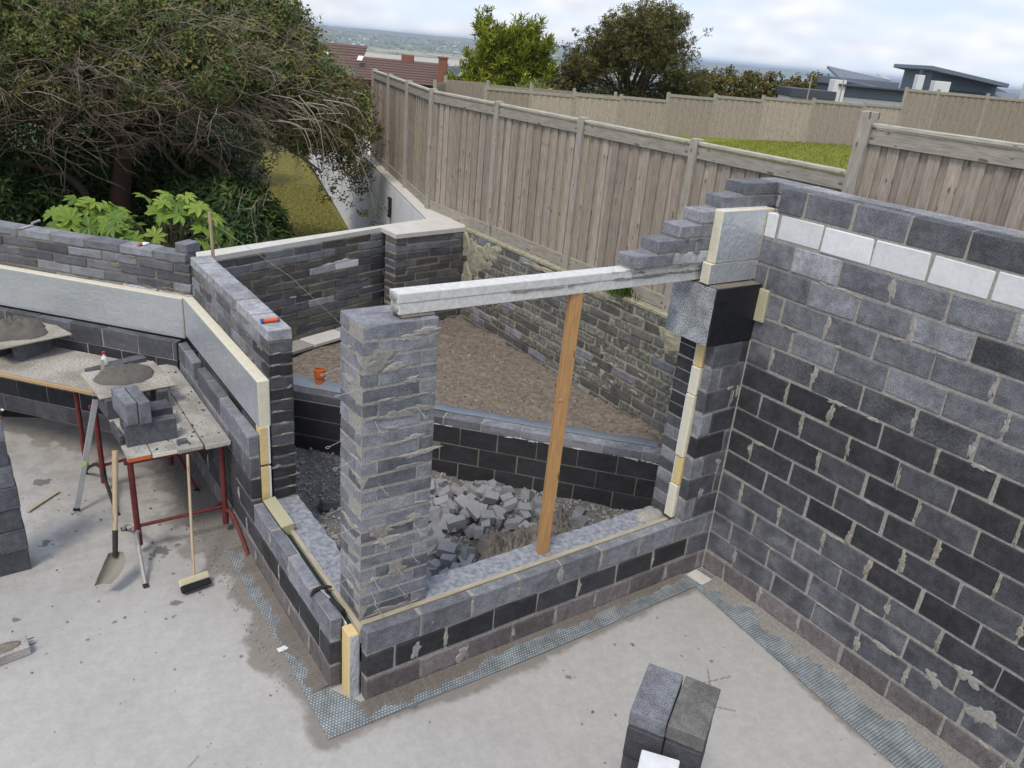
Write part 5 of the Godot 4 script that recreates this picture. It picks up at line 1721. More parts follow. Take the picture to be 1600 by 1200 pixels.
func far_plain(r):
	# the estuary plain and its hills: bands of land, each a real sheet at its distance
	var sectors := func(d0, d1, y0, y1, called, m, nz_amp, a0, a1, sd):
		var nz := FastNoiseLite.new()
		nz.seed = sd
		nz.frequency = 1.0
		var st := st_new()
		st.set_smooth_group(0)
		var na := 80
		var nr := 6
		var P := func(i, k):
			var az := lerpf(a0, a1, float(i) / na)
			var f := float(k) / nr
			var e: float = nz_amp * nz.get_noise_2d(az * 14.0, f * 2.0) * (d1 - d0) * 0.12 * (1.0 if k == 0 or k == nr else 0.0)
			var dd: float = lerpf(d0, d1, f) + e
			return Vector3(sin(az) * dd, lerpf(y0, y1, f) + nz_amp * 10.0 * nz.get_noise_2d(az * 22.0, f * 4.0) * (f if y1 > y0 + 5.0 else 0.0), -cos(az) * dd)
		for i in na:
			for k in nr:
				var q := [P.call(i, k), P.call(i + 1, k), P.call(i + 1, k + 1), P.call(i, k + 1)]
				for o in [0, 1, 2, 0, 2, 3]: st.add_vertex(q[o])
		st.generate_normals()
		struct(called, st.commit(), m)
	mk("sand", Color(0.52, 0.46, 0.36), 1.0, T.smooth, 0.006)
	mk("marsh", Color(0.33, 0.32, 0.17), 1.0, T.blotch, 0.0022)
	mk("far_hill", Color(0.2, 0.215, 0.11), 1.0, T.blotch, 0.0016)
	mk("estuary", Color(0.3, 0.36, 0.4), 0.15)
	sectors.call(2250.0, 2950.0, -60.5, -60.5, "mud_flat", M.sand, 1.0, 0.2, 0.75, 1)
	sectors.call(2950.0, 3900.0, -60.0, -58.0, "marsh", M.marsh, 1.0, 0.1, 0.8, 2)
	sectors.call(3250.0, 3420.0, -58.6, -58.4, "mud_flat", M.sand, 1.0, 0.25, 0.7, 3)
	sectors.call(3800.0, 6000.0, -60.0, -10.0, "hill", M.far_hill, 1.0, 0.0, 0.72, 4)
	sectors.call(6000.0, 9500.0, -30.0, 22.0, "hill", M.far_hill, 1.0, -0.1, 0.75, 5)
	sectors.call(2600.0, 7500.0, -60.8, -60.8, "water", M.estuary, 0.3, 0.68, 1.3, 6)
	sectors.call(7500.0, 11000.0, -60.0, 6.0, "hill", M.far_hill, 1.0, 0.6, 1.4, 7)
	# woods and hedges on the plain
	var blob := leaf_mesh("clump")
	var xs := []
	var cs := []
	for i in 4200:
		var az = r.randf_range(0.28, 0.78)
		var dd = r.randf_range(420.0, 2200.0)
		var y := -0.12 - 62.0 * (1.0 - exp(-(dd - 40.0) / 420.0))
		var s = r.randf_range(9.0, 26.0)
		xs.append(Transform3D(Basis.from_euler(Vector3(r.randf() * 6, r.randf() * 6, 0)).scaled(Vector3(s, s * 0.8, s)), Vector3(sin(az) * dd, y + 2.0 + r.randf() * 5.0, -cos(az) * dd)))
		cs.append([Color(0.035, 0.045, 0.02), Color(0.05, 0.055, 0.025), Color(0.028, 0.04, 0.02), Color(0.07, 0.065, 0.035)][r.randi_range(0, 3)])
	tag(scatter("woodland", self, blob, M.leaf, xs, cs), "grey green woods and gardens sloping down to the estuary plain", "wood")
	xs = []
	cs = []
	for i in 2600:
		var az = r.randf_range(0.1, 0.72)
		var band = r.randf()
		var dd = r.randf_range(3750.0, 6000.0) if band < 0.93 else r.randf_range(2950.0, 3800.0)
		var y := lerpf(-60.0, -10.0, clampf((dd - 3800.0) / 2200.0, 0, 1))
		var s = r.randf_range(20.0, 60.0)
		xs.append(Transform3D(Basis.from_euler(Vector3(r.randf() * 0.6, r.randf() * 6, 0)).scaled(Vector3(s * 1.8, s * 0.35, s)), Vector3(sin(az) * dd, y + 2.0, -cos(az) * dd)))
		cs.append([Color(0.04, 0.05, 0.03), Color(0.055, 0.065, 0.04), Color(0.03, 0.042, 0.03)][r.randi_range(0, 2)])
	tag(scatter("woodland", self, blob, M.leaf, xs, cs), "blue hazed woods and hedges on the hills across the estuary", "wood")
	xs = []
	for i in 170:
		var az = r.randf_range(0.2, 0.7)
		var dd = r.randf_range(3750.0, 5600.0)
		var y := lerpf(-60.0, -10.0, clampf((dd - 3800.0) / 2200.0, 0, 1))
		var s = r.randf_range(4.0, 11.0)
		xs.append(Transform3D(Basis(Vector3.UP, r.randf() * 3).scaled(Vector3(s * 1.3, s * 0.6, s)), Vector3(sin(az) * dd, y + 6.0, -cos(az) * dd)))
	tag(scatter("distant_houses", self, cbox(Vector3.ONE, 0.02), M.white_paint, xs), "tiny white houses of the town across the estuary", "houses")
	xs = []
	for i in 26:
		var az = r.randf_range(0.4, 0.62)
		var dd = r.randf_range(140.0, 420.0)
		var y := -0.12 - 62.0 * (1.0 - exp(-(dd - 40.0) / 420.0))
		xs.append(Transform3D(Basis(Vector3.UP, r.randf() * 3).scaled(Vector3(8, 5, 6)), Vector3(sin(az) * dd, y + 2.5, -cos(az) * dd)))
	tag(scatter("distant_houses", self, cbox(Vector3.ONE, 0.02), M.tile_brown, xs), "brown roofs of houses down the slope below the bungalow", "houses")

# ---------------------------------------------------------------- plants beside the house
func build_garden_plants():
	var r := RandomNumberGenerator.new()
	r.seed = 91
	rng.seed = 92
	var t = thing("spreading_tree", "large spreading tree with a dense tangle of bare twigs behind the slanted wall", "tree")
	var trunk := st_new()
	add_tube(trunk, curve([Vector3(-3.35, -0.1, -11.3), Vector3(-3.25, 1.2, -11.6), Vector3(-3.0, 2.3, -12.1), Vector3(-3.05, 2.9, -12.3)], 3), [0.22, 0.2, 0.185, 0.175, 0.17, 0.165, 0.165, 0.16, 0.155, 0.15], 10, 0.1)
	part("trunk", trunk.commit(), M.bark_red, t)
	var limbs := [[[Vector3(-3.0, 2.75, -12.2), Vector3(-3.4, 3.1, -12.6), Vector3(-4.0, 3.4, -13.2), Vector3(-4.9, 3.5, -13.8), Vector3(-6.0, 3.7, -13.6)], 0.17],
		[[Vector3(-3.05, 2.8, -12.2), Vector3(-2.4, 2.95, -11.9), Vector3(-1.6, 3.35, -11.5), Vector3(-0.86, 3.4, -11.0), Vector3(-0.2, 3.05, -10.4), Vector3(0.4, 2.7, -9.9)], 0.16],
		[[Vector3(-3.05, 2.2, -12.0), Vector3(-2.5, 2.6, -11.75), Vector3(-1.97, 2.5, -11.2), Vector3(-1.47, 2.1, -10.6), Vector3(-1.1, 1.75, -10.2)], 0.1],
		[[Vector3(-3.0, 2.9, -12.3), Vector3(-3.0, 3.8, -12.4), Vector3(-2.3, 4.6, -12.3), Vector3(-1.2, 5.0, -11.9)], 0.16],
		[[Vector3(-3.05, 2.9, -12.3), Vector3(-3.7, 3.9, -12.2), Vector3(-4.6, 4.5, -12.0)], 0.14],
		[[Vector3(-2.2, 2.9, -11.8), Vector3(-1.9, 3.5, -11.3), Vector3(-1.2, 3.75, -10.9), Vector3(-0.6, 3.5, -10.3), Vector3(-0.3, 2.9, -9.9)], 0.085],
		[[Vector3(-1.6, 3.35, -11.5), Vector3(-1.2, 2.9, -10.9), Vector3(-0.7, 2.75, -10.3), Vector3(-0.1, 2.3, -9.8)], 0.06],
		[[Vector3(-3.4, 3.1, -12.6), Vector3(-3.9, 2.8, -11.9), Vector3(-4.6, 2.9, -11.5), Vector3(-5.2, 2.5, -11.2)], 0.075],
		[[Vector3(-2.5, 2.6, -11.75), Vector3(-2.2, 2.1, -11.1), Vector3(-1.7, 1.9, -10.6)], 0.05],
		[[Vector3(-3.9, -0.1, -11.6), Vector3(-3.8, 0.9, -11.7), Vector3(-3.75, 1.65, -11.8), Vector3(-4.2, 2.0, -12.2), Vector3(-5.0, 2.1, -12.4)], 0.11]]
	for q in limbs:
		var c := curve(q[0], 4)
		var rr := []
		for i in c.size(): rr.append(q[1] * lerpf(1.0, 0.3, float(i) / (c.size() - 1)))
		part("limb", tube(c, rr, 8, 0.1), M.bark if q[1] < 0.15 else M.bark_red, t)
	# crown surface: an uneven dome; twigs and leaves hang on it
	var nz := FastNoiseLite.new()
	nz.seed = 4
	nz.frequency = 1.0
	var C := Vector3(-2.9, 2.6, -12.2)
	var R := Vector3(4.0, 2.75, 2.5)
	var surf := func(th, ph, f):       # th round, ph up from the rim
		var d := Vector3(cos(ph) * sin(th), sin(ph), cos(ph) * cos(th))
		return C + d * R * f * (1.0 + 0.16 * nz.get_noise_3d(d.x * 2.4, d.y * 2.4, d.z * 2.4))
	for grp in 3:
		var tw := st_new()
		for i in [1000, 800, 500][grp]:
			var th := r.randf_range(-1.9, 1.75)
			var ph: float = [r.randf_range(0.3, 1.0), r.randf_range(0.22, 0.8), r.randf_range(0.0, 0.5)][grp]
			var p: Vector3 = surf.call(th, ph, r.randf_range(0.84, 1.02))
			var out := (p - C).normalized()
			var dir := (Vector3(r.randfn(), r.randfn() * 0.5, r.randfn()) + out * 0.3 + Vector3(0.5, 0, 0.3)).normalized()
			var ln := r.randf_range(0.45, 1.25)
			var axis := Vector3(r.randfn(), r.randfn(), r.randfn()).normalized()
			var curl := r.randf_range(-2.6, 2.6)
			var pts := [p]
			var hd := dir
			for s in 7:
				pts.append(pts[s] + hd * ln / 7.0)
				hd = (hd.rotated(axis, curl / 7.0) + Vector3(0, -0.07, 0) + Vector3(r.randfn(), r.randfn(), r.randfn()) * 0.1).normalized()
			var w: float = r.randf_range(0.0022, 0.0055) * [1.0, 1.1, 1.3][grp]
			add_tube(tw, pts, [w * 1.5, w * 1.35, w * 1.2, w, w * 0.9, w * 0.8, w * 0.6, w * 0.4], 4, 0.0, false)
			for fk in 4:
				var s0 := r.randi_range(2, 6)
				var fd: Vector3 = (pts[s0 + 1] - pts[s0]).normalized()
				fd = (fd + Vector3(r.randfn(), r.randfn(), r.randfn()) * 0.55).normalized()
				var fl := ln * r.randf_range(0.2, 0.5)
				var f1: Vector3 = pts[s0] + fd * fl * 0.35
				var f2: Vector3 = f1 + (fd + Vector3(r.randfn(), r.randfn() - 0.3, r.randfn()) * 0.35).normalized() * fl * 0.35
				var f3: Vector3 = f2 + (fd + Vector3(r.randfn(), r.randfn() - 0.4, r.randfn()) * 0.6).normalized() * fl * 0.35
				add_tube(tw, [pts[s0], f1, f2, f3], [w * 0.8, w * 0.65, w * 0.5, w * 0.3], 3, 0.0, false)
		var o = part("twigs", tw.commit(), [M.twig, M.twig_brown, M.twig_dark][grp], t)
		o.set_meta("kind", "stuff")
	# long hanging shoots over the white wall and lawn
	var hs := st_new()
	var tipv := []
	for i in 70:
		var a := Vector3(r.randf_range(-1.0, 0.6), r.randf_range(2.9, 3.7), r.randf_range(-11.2, -9.6))
		var e := a + Vector3(r.randf_range(0.2, 0.9), r.randf_range(-0.95, -0.3) if i % 5 > 0 else -1.4, r.randf_range(-0.1, 0.8))
		e.x = minf(e.x, 0.7)
		var mid := a.lerp(e, 0.5) + Vector3(0.12, 0.22, 0.1)
		add_tube(hs, curve([a, mid, e], 3), [0.011, 0.01, 0.009, 0.008, 0.006, 0.005, 0.003], 4, 0.0, false)
		if e.x > -0.2: tipv.append([e + Vector3(0, 0.1, 0), Vector3(0.2, 0.22, 0.2), 11, 0.0])
		if mid.x > -0.2: tipv.append([mid, Vector3(0.25, 0.2, 0.25), 10, 0.0])
	var hso = part("hanging_shoots", hs.commit(), M.twig, t)
	hso.set_meta("kind", "stuff")
	var sp := leaf_mesh("sprig")
	var leafc := [Color(0.09, 0.13, 0.035), Color(0.12, 0.15, 0.04), Color(0.15, 0.165, 0.048), Color(0.2, 0.18, 0.05), Color(0.08, 0.115, 0.032)]
	foliage("hanging_leaves", t, sp, M.leaf, tipv, [Color(0.1, 0.09, 0.03), Color(0.07, 0.075, 0.025), Color(0.14, 0.11, 0.04)], 0.45, 0.8, 40, 0.5)
	var vols := []
	# green top and shoulder, thin olive sprigs in the tangle, dark inner mass
	for i in 190:
		var th := r.randf_range(-1.7, 1.9)
		var ph := r.randf_range(0.42, 1.45)
		var p: Vector3 = surf.call(th, ph, r.randf_range(0.92, 1.03))
		vols.append([p, Vector3(0.42, 0.3, 0.42), 75, 0.2])
	for i in 150:
		var th := r.randf_range(0.7, 1.75)
		var ph := r.randf_range(0.1, 1.1)
		var p: Vector3 = surf.call(th, ph, r.randf_range(0.9, 1.04))
		vols.append([p, Vector3(0.42, 0.34, 0.42), 60, 0.2])
	foliage("crown", t, sp, M.leaf, vols, leafc, 0.6, 1.05, 41)
	vols = []
	for i in 190:
		var th := r.randf_range(-1.8, 1.3)
		var ph := r.randf_range(0.3, 0.95)
		var p: Vector3 = surf.call(th, ph, r.randf_range(0.84, 1.03))
		vols.append([p, Vector3(0.35, 0.22, 0.35), 60, 0.0])
	foliage("inner_sprigs", t, sp, M.leaf, vols, leafc, 0.4, 0.75, 42)
	vols = [[C + Vector3(0, 1.5, -0.4), Vector3(3.4, 1.15, 1.9), 6500, 0.1]]
	foliage("inner_crown", t, sp, M.leaf, vols, leafc, 0.9, 1.6, 43)
	# dark shrubs filling the shade under the tree
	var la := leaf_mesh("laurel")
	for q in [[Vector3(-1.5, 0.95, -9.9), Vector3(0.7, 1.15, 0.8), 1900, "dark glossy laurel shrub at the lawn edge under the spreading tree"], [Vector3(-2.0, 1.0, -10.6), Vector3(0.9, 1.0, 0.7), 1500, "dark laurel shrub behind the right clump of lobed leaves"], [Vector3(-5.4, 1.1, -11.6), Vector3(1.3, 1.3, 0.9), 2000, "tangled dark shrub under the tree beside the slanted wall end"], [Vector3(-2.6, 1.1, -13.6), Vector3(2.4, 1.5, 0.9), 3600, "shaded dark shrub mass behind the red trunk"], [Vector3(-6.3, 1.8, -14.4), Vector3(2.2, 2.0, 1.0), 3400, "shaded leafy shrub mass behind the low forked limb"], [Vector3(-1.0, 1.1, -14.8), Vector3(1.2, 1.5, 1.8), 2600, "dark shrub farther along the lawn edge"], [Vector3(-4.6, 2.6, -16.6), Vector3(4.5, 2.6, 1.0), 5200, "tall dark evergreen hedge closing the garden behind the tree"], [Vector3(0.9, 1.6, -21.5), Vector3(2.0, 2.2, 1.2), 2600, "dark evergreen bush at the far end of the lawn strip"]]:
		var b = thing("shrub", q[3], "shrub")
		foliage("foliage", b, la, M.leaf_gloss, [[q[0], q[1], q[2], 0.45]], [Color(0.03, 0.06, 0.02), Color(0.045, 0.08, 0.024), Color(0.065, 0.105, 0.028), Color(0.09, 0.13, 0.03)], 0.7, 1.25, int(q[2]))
		var stm := st_new()
		for i in 7:
			var e: Vector3 = q[0] + Vector3(r.randf_range(-0.8, 0.8) * q[1].x, r.randf_range(0.0, 0.6) * q[1].y, r.randf_range(0.2, 0.9) * q[1].z)
			var a := Vector3(q[0].x + r.randfn() * 0.15, 0, q[0].z)
			add_tube(stm, curve([a, a.lerp(e, 0.5) + Vector3(r.randfn() * 0.15, 0.1, r.randfn() * 0.1), e], 3), [0.022, 0.02, 0.018, 0.016, 0.013, 0.01, 0.006], 5, 0.0, false)
		part("stems", stm.commit(), M.twig_dark, b)
	# thin bare stems in front of the laurel
	var bare = thing("bare_shrub", "leafless shrub of thin grey branching stems in front of the laurel", "shrub")
	var bst := st_new()
	for i in 13:
		var a := Vector3(r.randf_range(-2.3, -1.2), 0.3, r.randf_range(-9.5, -9.0))
		var e := a + Vector3(r.randfn() * 0.45, r.randf_range(1.0, 1.9), r.randfn() * 0.25)
		var m := a.lerp(e, 0.5) + Vector3(r.randfn() * 0.14, 0, r.randfn() * 0.1)
		add_tube(bst, curve([a, m, e], 3), [0.014, 0.013, 0.012, 0.01, 0.008, 0.006, 0.003], 4, 0.0, false)
		for z in 3:
			var s := m.lerp(e, r.randf())
			add_tube(bst, [s, s + Vector3(r.randfn() * 0.14, r.randf_range(-0.1, 0.25), r.randfn() * 0.1)], [0.006, 0.002], 4, 0.0, false)
	part("stems", bst.commit(), M.twig, bare)
	# lobed bright leaves above the slanted wall
	var fan := fan_leaf()
	for q in [[Vector3(-4.3, 0, -7.75), 0.62, 34, 2.36, "left", "fatsia clump with bright lobed leaves over the slanted wall below the forked limb"], [Vector3(-3.4, 0, -7.0), 0.68, 46, 2.5, "right", "fatsia clump with bright lobed leaves beside the bend of the slanted wall"]]:
		var fa = thing("fatsia", q[5], "plant", q[0])
		var stems := st_new()
		for i in q[2]:
			var ang := r.randf() * TAU
			var rad: float = q[1] * sqrt(r.randf())
			var hgt: float = q[3] - 0.55 * pow(rad / q[1], 2.0) + r.randf_range(-0.16, 0.08)
			var p := Vector3(cos(ang) * rad * 1.25, hgt, sin(ang) * rad * 0.8)
			add_tube(stems, curve([Vector3(p.x * 0.2, 0.0, p.z * 0.2), Vector3(p.x * 0.5, hgt - 0.35, p.z * 0.5), p], 3), [0.012, 0.011, 0.01, 0.008, 0.007, 0.006, 0.005], 5, 0.0, false)
			var up := (Vector3(p.x, 1.0, p.z + 0.5) + Vector3(r.randfn(), 0, r.randfn()) * 0.25).normalized()
			var bs := bar_basis(up) * Basis(Vector3.UP, r.randf() * TAU)
			var sc := r.randf_range(0.17, 0.26)
			var lm = M["fatsia%d" % r.randi_range(0, 2)] if M.has("fatsia0") else null
			if lm == null:
				for k in 3:
					var fm = mk("fatsia%d" % k, [Color(0.15, 0.24, 0.03), Color(0.1, 0.17, 0.025), Color(0.21, 0.29, 0.045)][k], 0.45)
					fm.cull_mode = BaseMaterial3D.CULL_DISABLED
					fm.backlight_enabled = true
					fm.backlight = Color(0.3, 0.34, 0.1)
				lm = M.fatsia0
			part("leaf", fan, lm, fa, Transform3D(bs.scaled_local(Vector3.ONE * sc), p))
		part("stems", stems.commit(), M.twig_dark, fa)

func fan_leaf() -> ArrayMesh:
	var st := st_new()
	for i in 8:
		var a := -2.3 + 4.6 * i / 7.0
		var L := 1.0 - 0.28 * absf(a) / 2.3
		var d := Vector3(sin(a), 0, cos(a))
		var s := Vector3(cos(a), 0, -sin(a))
		var base := Vector3(0, 0, 0)
		var w := 0.15
		var p1 := d * 0.35 * L + s * 0.11 + Vector3.UP * 0.03
		var p2 := d * 0.35 * L - s * 0.11 + Vector3.UP * 0.03
		var q1 := d * 0.68 * L + s * w + Vector3.UP * 0.01
		var q2 := d * 0.68 * L - s * w + Vector3.UP * 0.01
		var m := d * 0.66 * L - Vector3.UP * 0.035
		var tip := d * L - Vector3.UP * 0.16
		for t in [[base, p1, m], [base, m, p2], [p1, q1, m], [p2, m, q2], [q1, tip, m], [q2, m, tip]]: face(st, t, Vector3.UP)
	return st.commit()

# ---------------------------------------------------------------- site things
func build_site_things():
	var r := RandomNumberGenerator.new()
	r.seed = 101
	# studded membrane at the foot of the walls
	var dpc = thing("studded_membrane", "blue grey studded membrane strip laid along the foot of the window walls", "membrane")
	part("side_strip", prism([Vector2(-4.07, -2.4), Vector2(-3.885, -2.4), Vector2(-3.885, -0.26), Vector2(-3.72, 0.0), Vector2(-3.78, 0.2), Vector2(-4.08, 0.19), Vector2(-4.055, -0.86)], 0.003, 0.008), M.studded, dpc)
	part("front_strip", prism([Vector2(-4.09, 0.192), Vector2(-3.71, 0.004), Vector2(-0.01, 0.004), Vector2(-0.02, 0.2), Vector2(-2.2, 0.23)], 0.009, 0.014), M.studded, dpc)
	var rst := [Vector2(-0.004, 0.21), Vector2(-0.004, 6.0), Vector2(-0.62, 6.0), Vector2(-0.56, 2.6), Vector2(-0.43, 1.4), Vector2(-0.3, 0.19)]
	part("long_strip", prism(rst, 0.004, 0.0085), M.studded, dpc)
	part("lap_tape", cbox(Vector3(0.22, 0.004, 0.05), 0.001), M.white_strip, dpc, at(Vector3(-3.98, 0.011, -0.86), 0.12))
	part("lap_tape", cbox(Vector3(0.16, 0.004, 0.2), 0.001), M.concrete, dpc, at(Vector3(-0.17, 0.018, 0.12), 0.1))
	# mortar droppings trodden over the membrane
	var md = thing("mortar_droppings", "dark damp mortar droppings covering part of the studded membrane strip", "mortar")
	var nz := FastNoiseLite.new()
	nz.seed = 6
	nz.frequency = 1.0
	var drop := func(a: Vector3, b: Vector3, inw: Vector3, w0: float, amp: float, m, seg: int):
		var st := st_new()
		var ln := (b - a).length()
		var d := (b - a) / ln
		var prev = null
		for i in range(seg + 1):
			var s := ln * i / seg
			var w: float = maxf(0.01, w0 + amp * nz.get_noise_1d(s * 3.0 + a.x) + amp * 0.5 * nz.get_noise_1d(s * 9.0))
			var y0: float = 0.016 + 0.012 * absf(nz.get_noise_1d(s * 7.0))
			var q := [a + d * s + Vector3.UP * (y0 + 0.012), a + d * s + inw * w * 0.6 + Vector3.UP * y0, a + d * s + inw * w + Vector3.UP * 0.006]
			if prev != null:
				for k in 2:
					for o in [[prev[k], q[k], q[k + 1]], [prev[k], q[k + 1], prev[k + 1]]]: face(st, o, Vector3.UP)
			prev = q
		part("spread", st.commit(), m, md)
	drop.call(Vector3(-3.882, 0, -2.4), Vector3(-3.882, 0, -0.28), Vector3(-1, 0, 0), 0.12, 0.11, M.lump_brown, 90)
	drop.call(Vector3(-3.76, 0, 0.003), Vector3(-2.75, 0, 0.003), Vector3(0, 0, 1), 0.19, 0.08, M.lump_brown, 60)
	drop.call(Vector3(-2.8, 0, 0.003), Vector3(-0.3, 0, 0.003), Vector3(0, 0, 1), 0.09, 0.08, M.lump_brown, 120)
	drop.call(Vector3(-0.003, 0, 0.2), Vector3(-0.003, 0, 5.5), Vector3(-1, 0, 0), 0.16, 0.2, M.mortar_smear, 200)
	# crumbs on the floor
	var xs := []
	var cr := lump(Vector3(1, 0.6, 0.8), 5)
	for i in 1500:
		var x := r.randf_range(-6.3, -0.5)
		var z := r.randf_range(-4.6, 3.5)
		if x > -4.1 and z < 0.25: continue
		if z > -1.6 and r.randf() < 0.72: continue
		var s := 0.004 + 0.02 * pow(r.randf(), 4.0)
		xs.append(Transform3D(Basis.from_euler(Vector3(r.randf() * 6, r.randf() * 6, 0)).scaled(Vector3.ONE * s), Vector3(x, s * 0.25, z)))
	tag(scatter("mortar_crumbs", self, cr, M.lump_brown, xs), "small dark crumbs of mortar strewn over the concrete floor", "crumbs")
	xs = []
	for i in 700:
		var x := r.randf_range(-4.25, -3.89)
		var z := r.randf_range(-4.5, -0.4)
		var s := 0.004 + 0.012 * pow(r.randf(), 2.0)
		xs.append(Transform3D(Basis.from_euler(Vector3(r.randf() * 6, r.randf() * 6, 0)).scaled(Vector3.ONE * s), Vector3(x, 0.006 + s * 0.25, z)))
	tag(scatter("mortar_crumbs", self, cr, M.pebble, xs), "pale grit strewn along the foot of the wall under the trestle", "crumbs")
	# red trestles
	trestle("red steel builders trestle with splayed feet under the plank ends", Vector3(-4.36, 0, -2.73), 0.0, 0.8, true)
	trestle("red steel trestle standing deep under the planks beside the slanted wall", Vector3(-4.5, 0, -4.1), 0.15, 0.7, false)
	# planks
	var px := [-4.012, -4.247, -4.474, -4.686]
	var pl := [[0.23, -2.62, -4.75, "plank", "dusty scaffold plank nearest the straight block wall"], [0.23, -2.64, -4.95, "plank", "dusty scaffold plank second from the straight block wall"], [0.215, -2.66, -4.6, "cream", "scaffold plank with pale end grain under the stacked blocks"], [0.2, -2.66, -4.6, "orange", "scaffold plank with orange painted end under the stacked blocks"]]
	for i in 4:
		var q = pl[i]
		var o = thing("scaffold_plank", q[4], "plank", Vector3(px[i], 1.035, (q[1] + q[2]) * 0.5), [0.006, -0.004, 0.002, 0.0][i])
		part("body", cbox(Vector3(q[0], 0.045, q[1] - q[2]), 0.006, 0.003, i), M.plank, o)
		if i > 1: part("end_grain", cbox(Vector3(q[0] - 0.006, 0.038, 0.004), 0.001), M.orange_paint if i == 3 else M.pir_pale, o, at(Vector3(0, -0.001, (q[1] - q[2]) * 0.5 + 0.001)))
	# plywood table along the slanted wall
	var d2 := Vector3(-0.66, 0, -0.75).normalized()
	var n2 := Vector3(-d2.z, 0, d2.x)
	var tp = thing("plywood_table", "stained plywood sheet laid as a table along the slanted wall", "table")
	var Q := func(s, t2): return Vector2(-3.88 + d2.x * s + n2.x * t2, -4.62 + d2.z * s + n2.z * t2)
	part("sheet", prism([Q.call(0.38, -0.1), Q.call(3.9, -0.1), Q.call(3.9, -0.92), Q.call(0.3, -0.92), Vector2(-4.78, -4.35)], 1.035, 1.056), M.ply, tp)
	part("edge_board", cbox(Vector3(3.4, 0.04, 0.02), 0.003), M.ply_edge, tp, Transform3D(Basis(d2, Vector3.UP, d2.cross(Vector3.UP)), Vector3(Q.call(2.05, -0.932).x, 1.03, Q.call(2.05, -0.932).y)))
	for s in [0.7, 2.9]:
		for t2 in [-0.2, -0.8]:
			part("leg", tube([Vector3(Q.call(s, t2).x, 0, Q.call(s, t2).y), Vector3(Q.call(s, t2).x, 1.034, Q.call(s, t2).y)], [0.025, 0.025], 8), M.red_paint, tp)
	# blocks on the planks
	var blocks := [[Vector3(-4.53, 1.0575 + 0.108, -2.92), Vector3(0.44, 0.215, 0.1), 0.03, "dark block on edge at the plank ends under the two upright blocks", "dark2"],
		[Vector3(-4.5, 1.0575 + 0.1, -3.25), Vector3(0.44, 0.2, 0.215), 0.03, "dark block lying behind the front block on the planks", "dark0"],
		[Vector3(-4.7, 1.274 + 0.108, -3.08), Vector3(0.1, 0.215, 0.44), 0.1, "upright grey block next to its twin on the plank stack, over the orange plank end", "grey1"],
		[Vector3(-4.588, 1.274 + 0.108, -3.06), Vector3(0.1, 0.215, 0.44), 0.08, "upright grey block next to its twin on the plank stack, towards the wall", "grey0"],
		[Vector3(-4.77, 1.0575 + 0.1, -3.72), Vector3(0.1, 0.2, 0.4), 0.1, "dark block carrying the outer side of the round mortar board", "dark1"],
		[Vector3(-4.28, 1.0575 + 0.1, -3.75), Vector3(0.1, 0.2, 0.4), 0.0, "dark block carrying the inner side of the round mortar board", "dark0"],
		[Vector3(-4.79, 1.0575 + 0.05, -3.1), Vector3(0.03, 0.1, 0.35), 0.05, "thin dark slip of block at the plank edge beside the stacked blocks", "dark0"],
		[Vector3(-4.72, 1.0575 + 0.06, -4.62), Vector3(0.2, 0.12, 0.1), 0.35, "small dark block beside the bottle on the plywood table", "dark1"],
		[Vector3(-4.42, 1.0575 + 0.055, -4.75), Vector3(0.44, 0.11, 0.13), 0.3, "long dark offcut block behind the round mortar heap", "dark2"],
		[Vector3(-5.22, 1.0575 + 0.1, -5.55), Vector3(0.1, 0.2, 0.44), -0.9, "dark block carrying the mortar board next to the plywood edge", "dark2"],
		[Vector3(-5.62, 1.0575 + 0.1, -5.6), Vector3(0.1, 0.2, 0.44), -0.9, "dark block under the far side of the mortar board on plywood", "dark0"]]
	for q in blocks:
		var o = thing("concrete_block", q[3], "block", q[0], q[2])
		part("body", cbox(q[1], 0.005, 0.002, 1), M[q[4]], o)
	var chip = thing("block_chip", "small broken grey chip on the plank end beside the stacked blocks", "block", Vector3(-4.3, 1.075, -2.76))
	part("body", lump(Vector3(0.09, 0.035, 0.06), 61), M.dark3, chip)
	xs = []
	for i in 240: xs.append(Transform3D(Basis.from_euler(Vector3(r.randf() * 6, r.randf() * 6, 0)).scaled(Vector3.ONE * (0.004 + 0.022 * pow(r.randf(), 3.0))), Vector3(r.randf_range(-4.75, -3.93), 1.062, r.randf_range(-4.5, -2.7))))
	tag(scatter("block_crumbs", self, cr, M.dark1, xs), "dark block crumbs strewn over the scaffold planks", "crumbs")
	# mortar boards with heaps
	var mb = thing("mortar_board", "splashed square mortar board resting on two blocks above the planks", "board", Vector3(-4.52, 1.27, -3.95), 0.1)
	part("board", cbox(Vector3(0.72, 0.018, 0.72), 0.004, 0.002, 1), M.ply, mb)
	var h1 = thing("mortar_heap", "round heap of wet grey mortar on the board above the planks", "mortar", Vector3(-4.53, 1.279, -4.02))
	part("body", heap(0.29, 0.24, 0.1, 7, 12, 32, 0.35, 0.6), M.mortar_fresh, h1)
	var mb2 = thing("mortar_board", "splashed square mortar board on blocks over the plywood table", "board", Vector3(-5.3, 1.275, -5.72), 0.3)
	part("board", cbox(Vector3(0.76, 0.018, 0.76), 0.004, 0.002, 2), M.ply, mb2)
	var h2 = thing("mortar_heap", "lumpy heap of wet grey mortar on the board over the plywood table", "mortar", Vector3(-5.36, 1.284, -5.72))
	part("body", heap(0.32, 0.3, 0.14, 9, 12, 32, 0.6, 0.6), M.mortar_fresh, h2)
	# bottle
	var bo = thing("bottle", "clear plastic bottle with red cap standing on the plywood table", "bottle", Vector3(-4.62, 1.0565, -4.72))
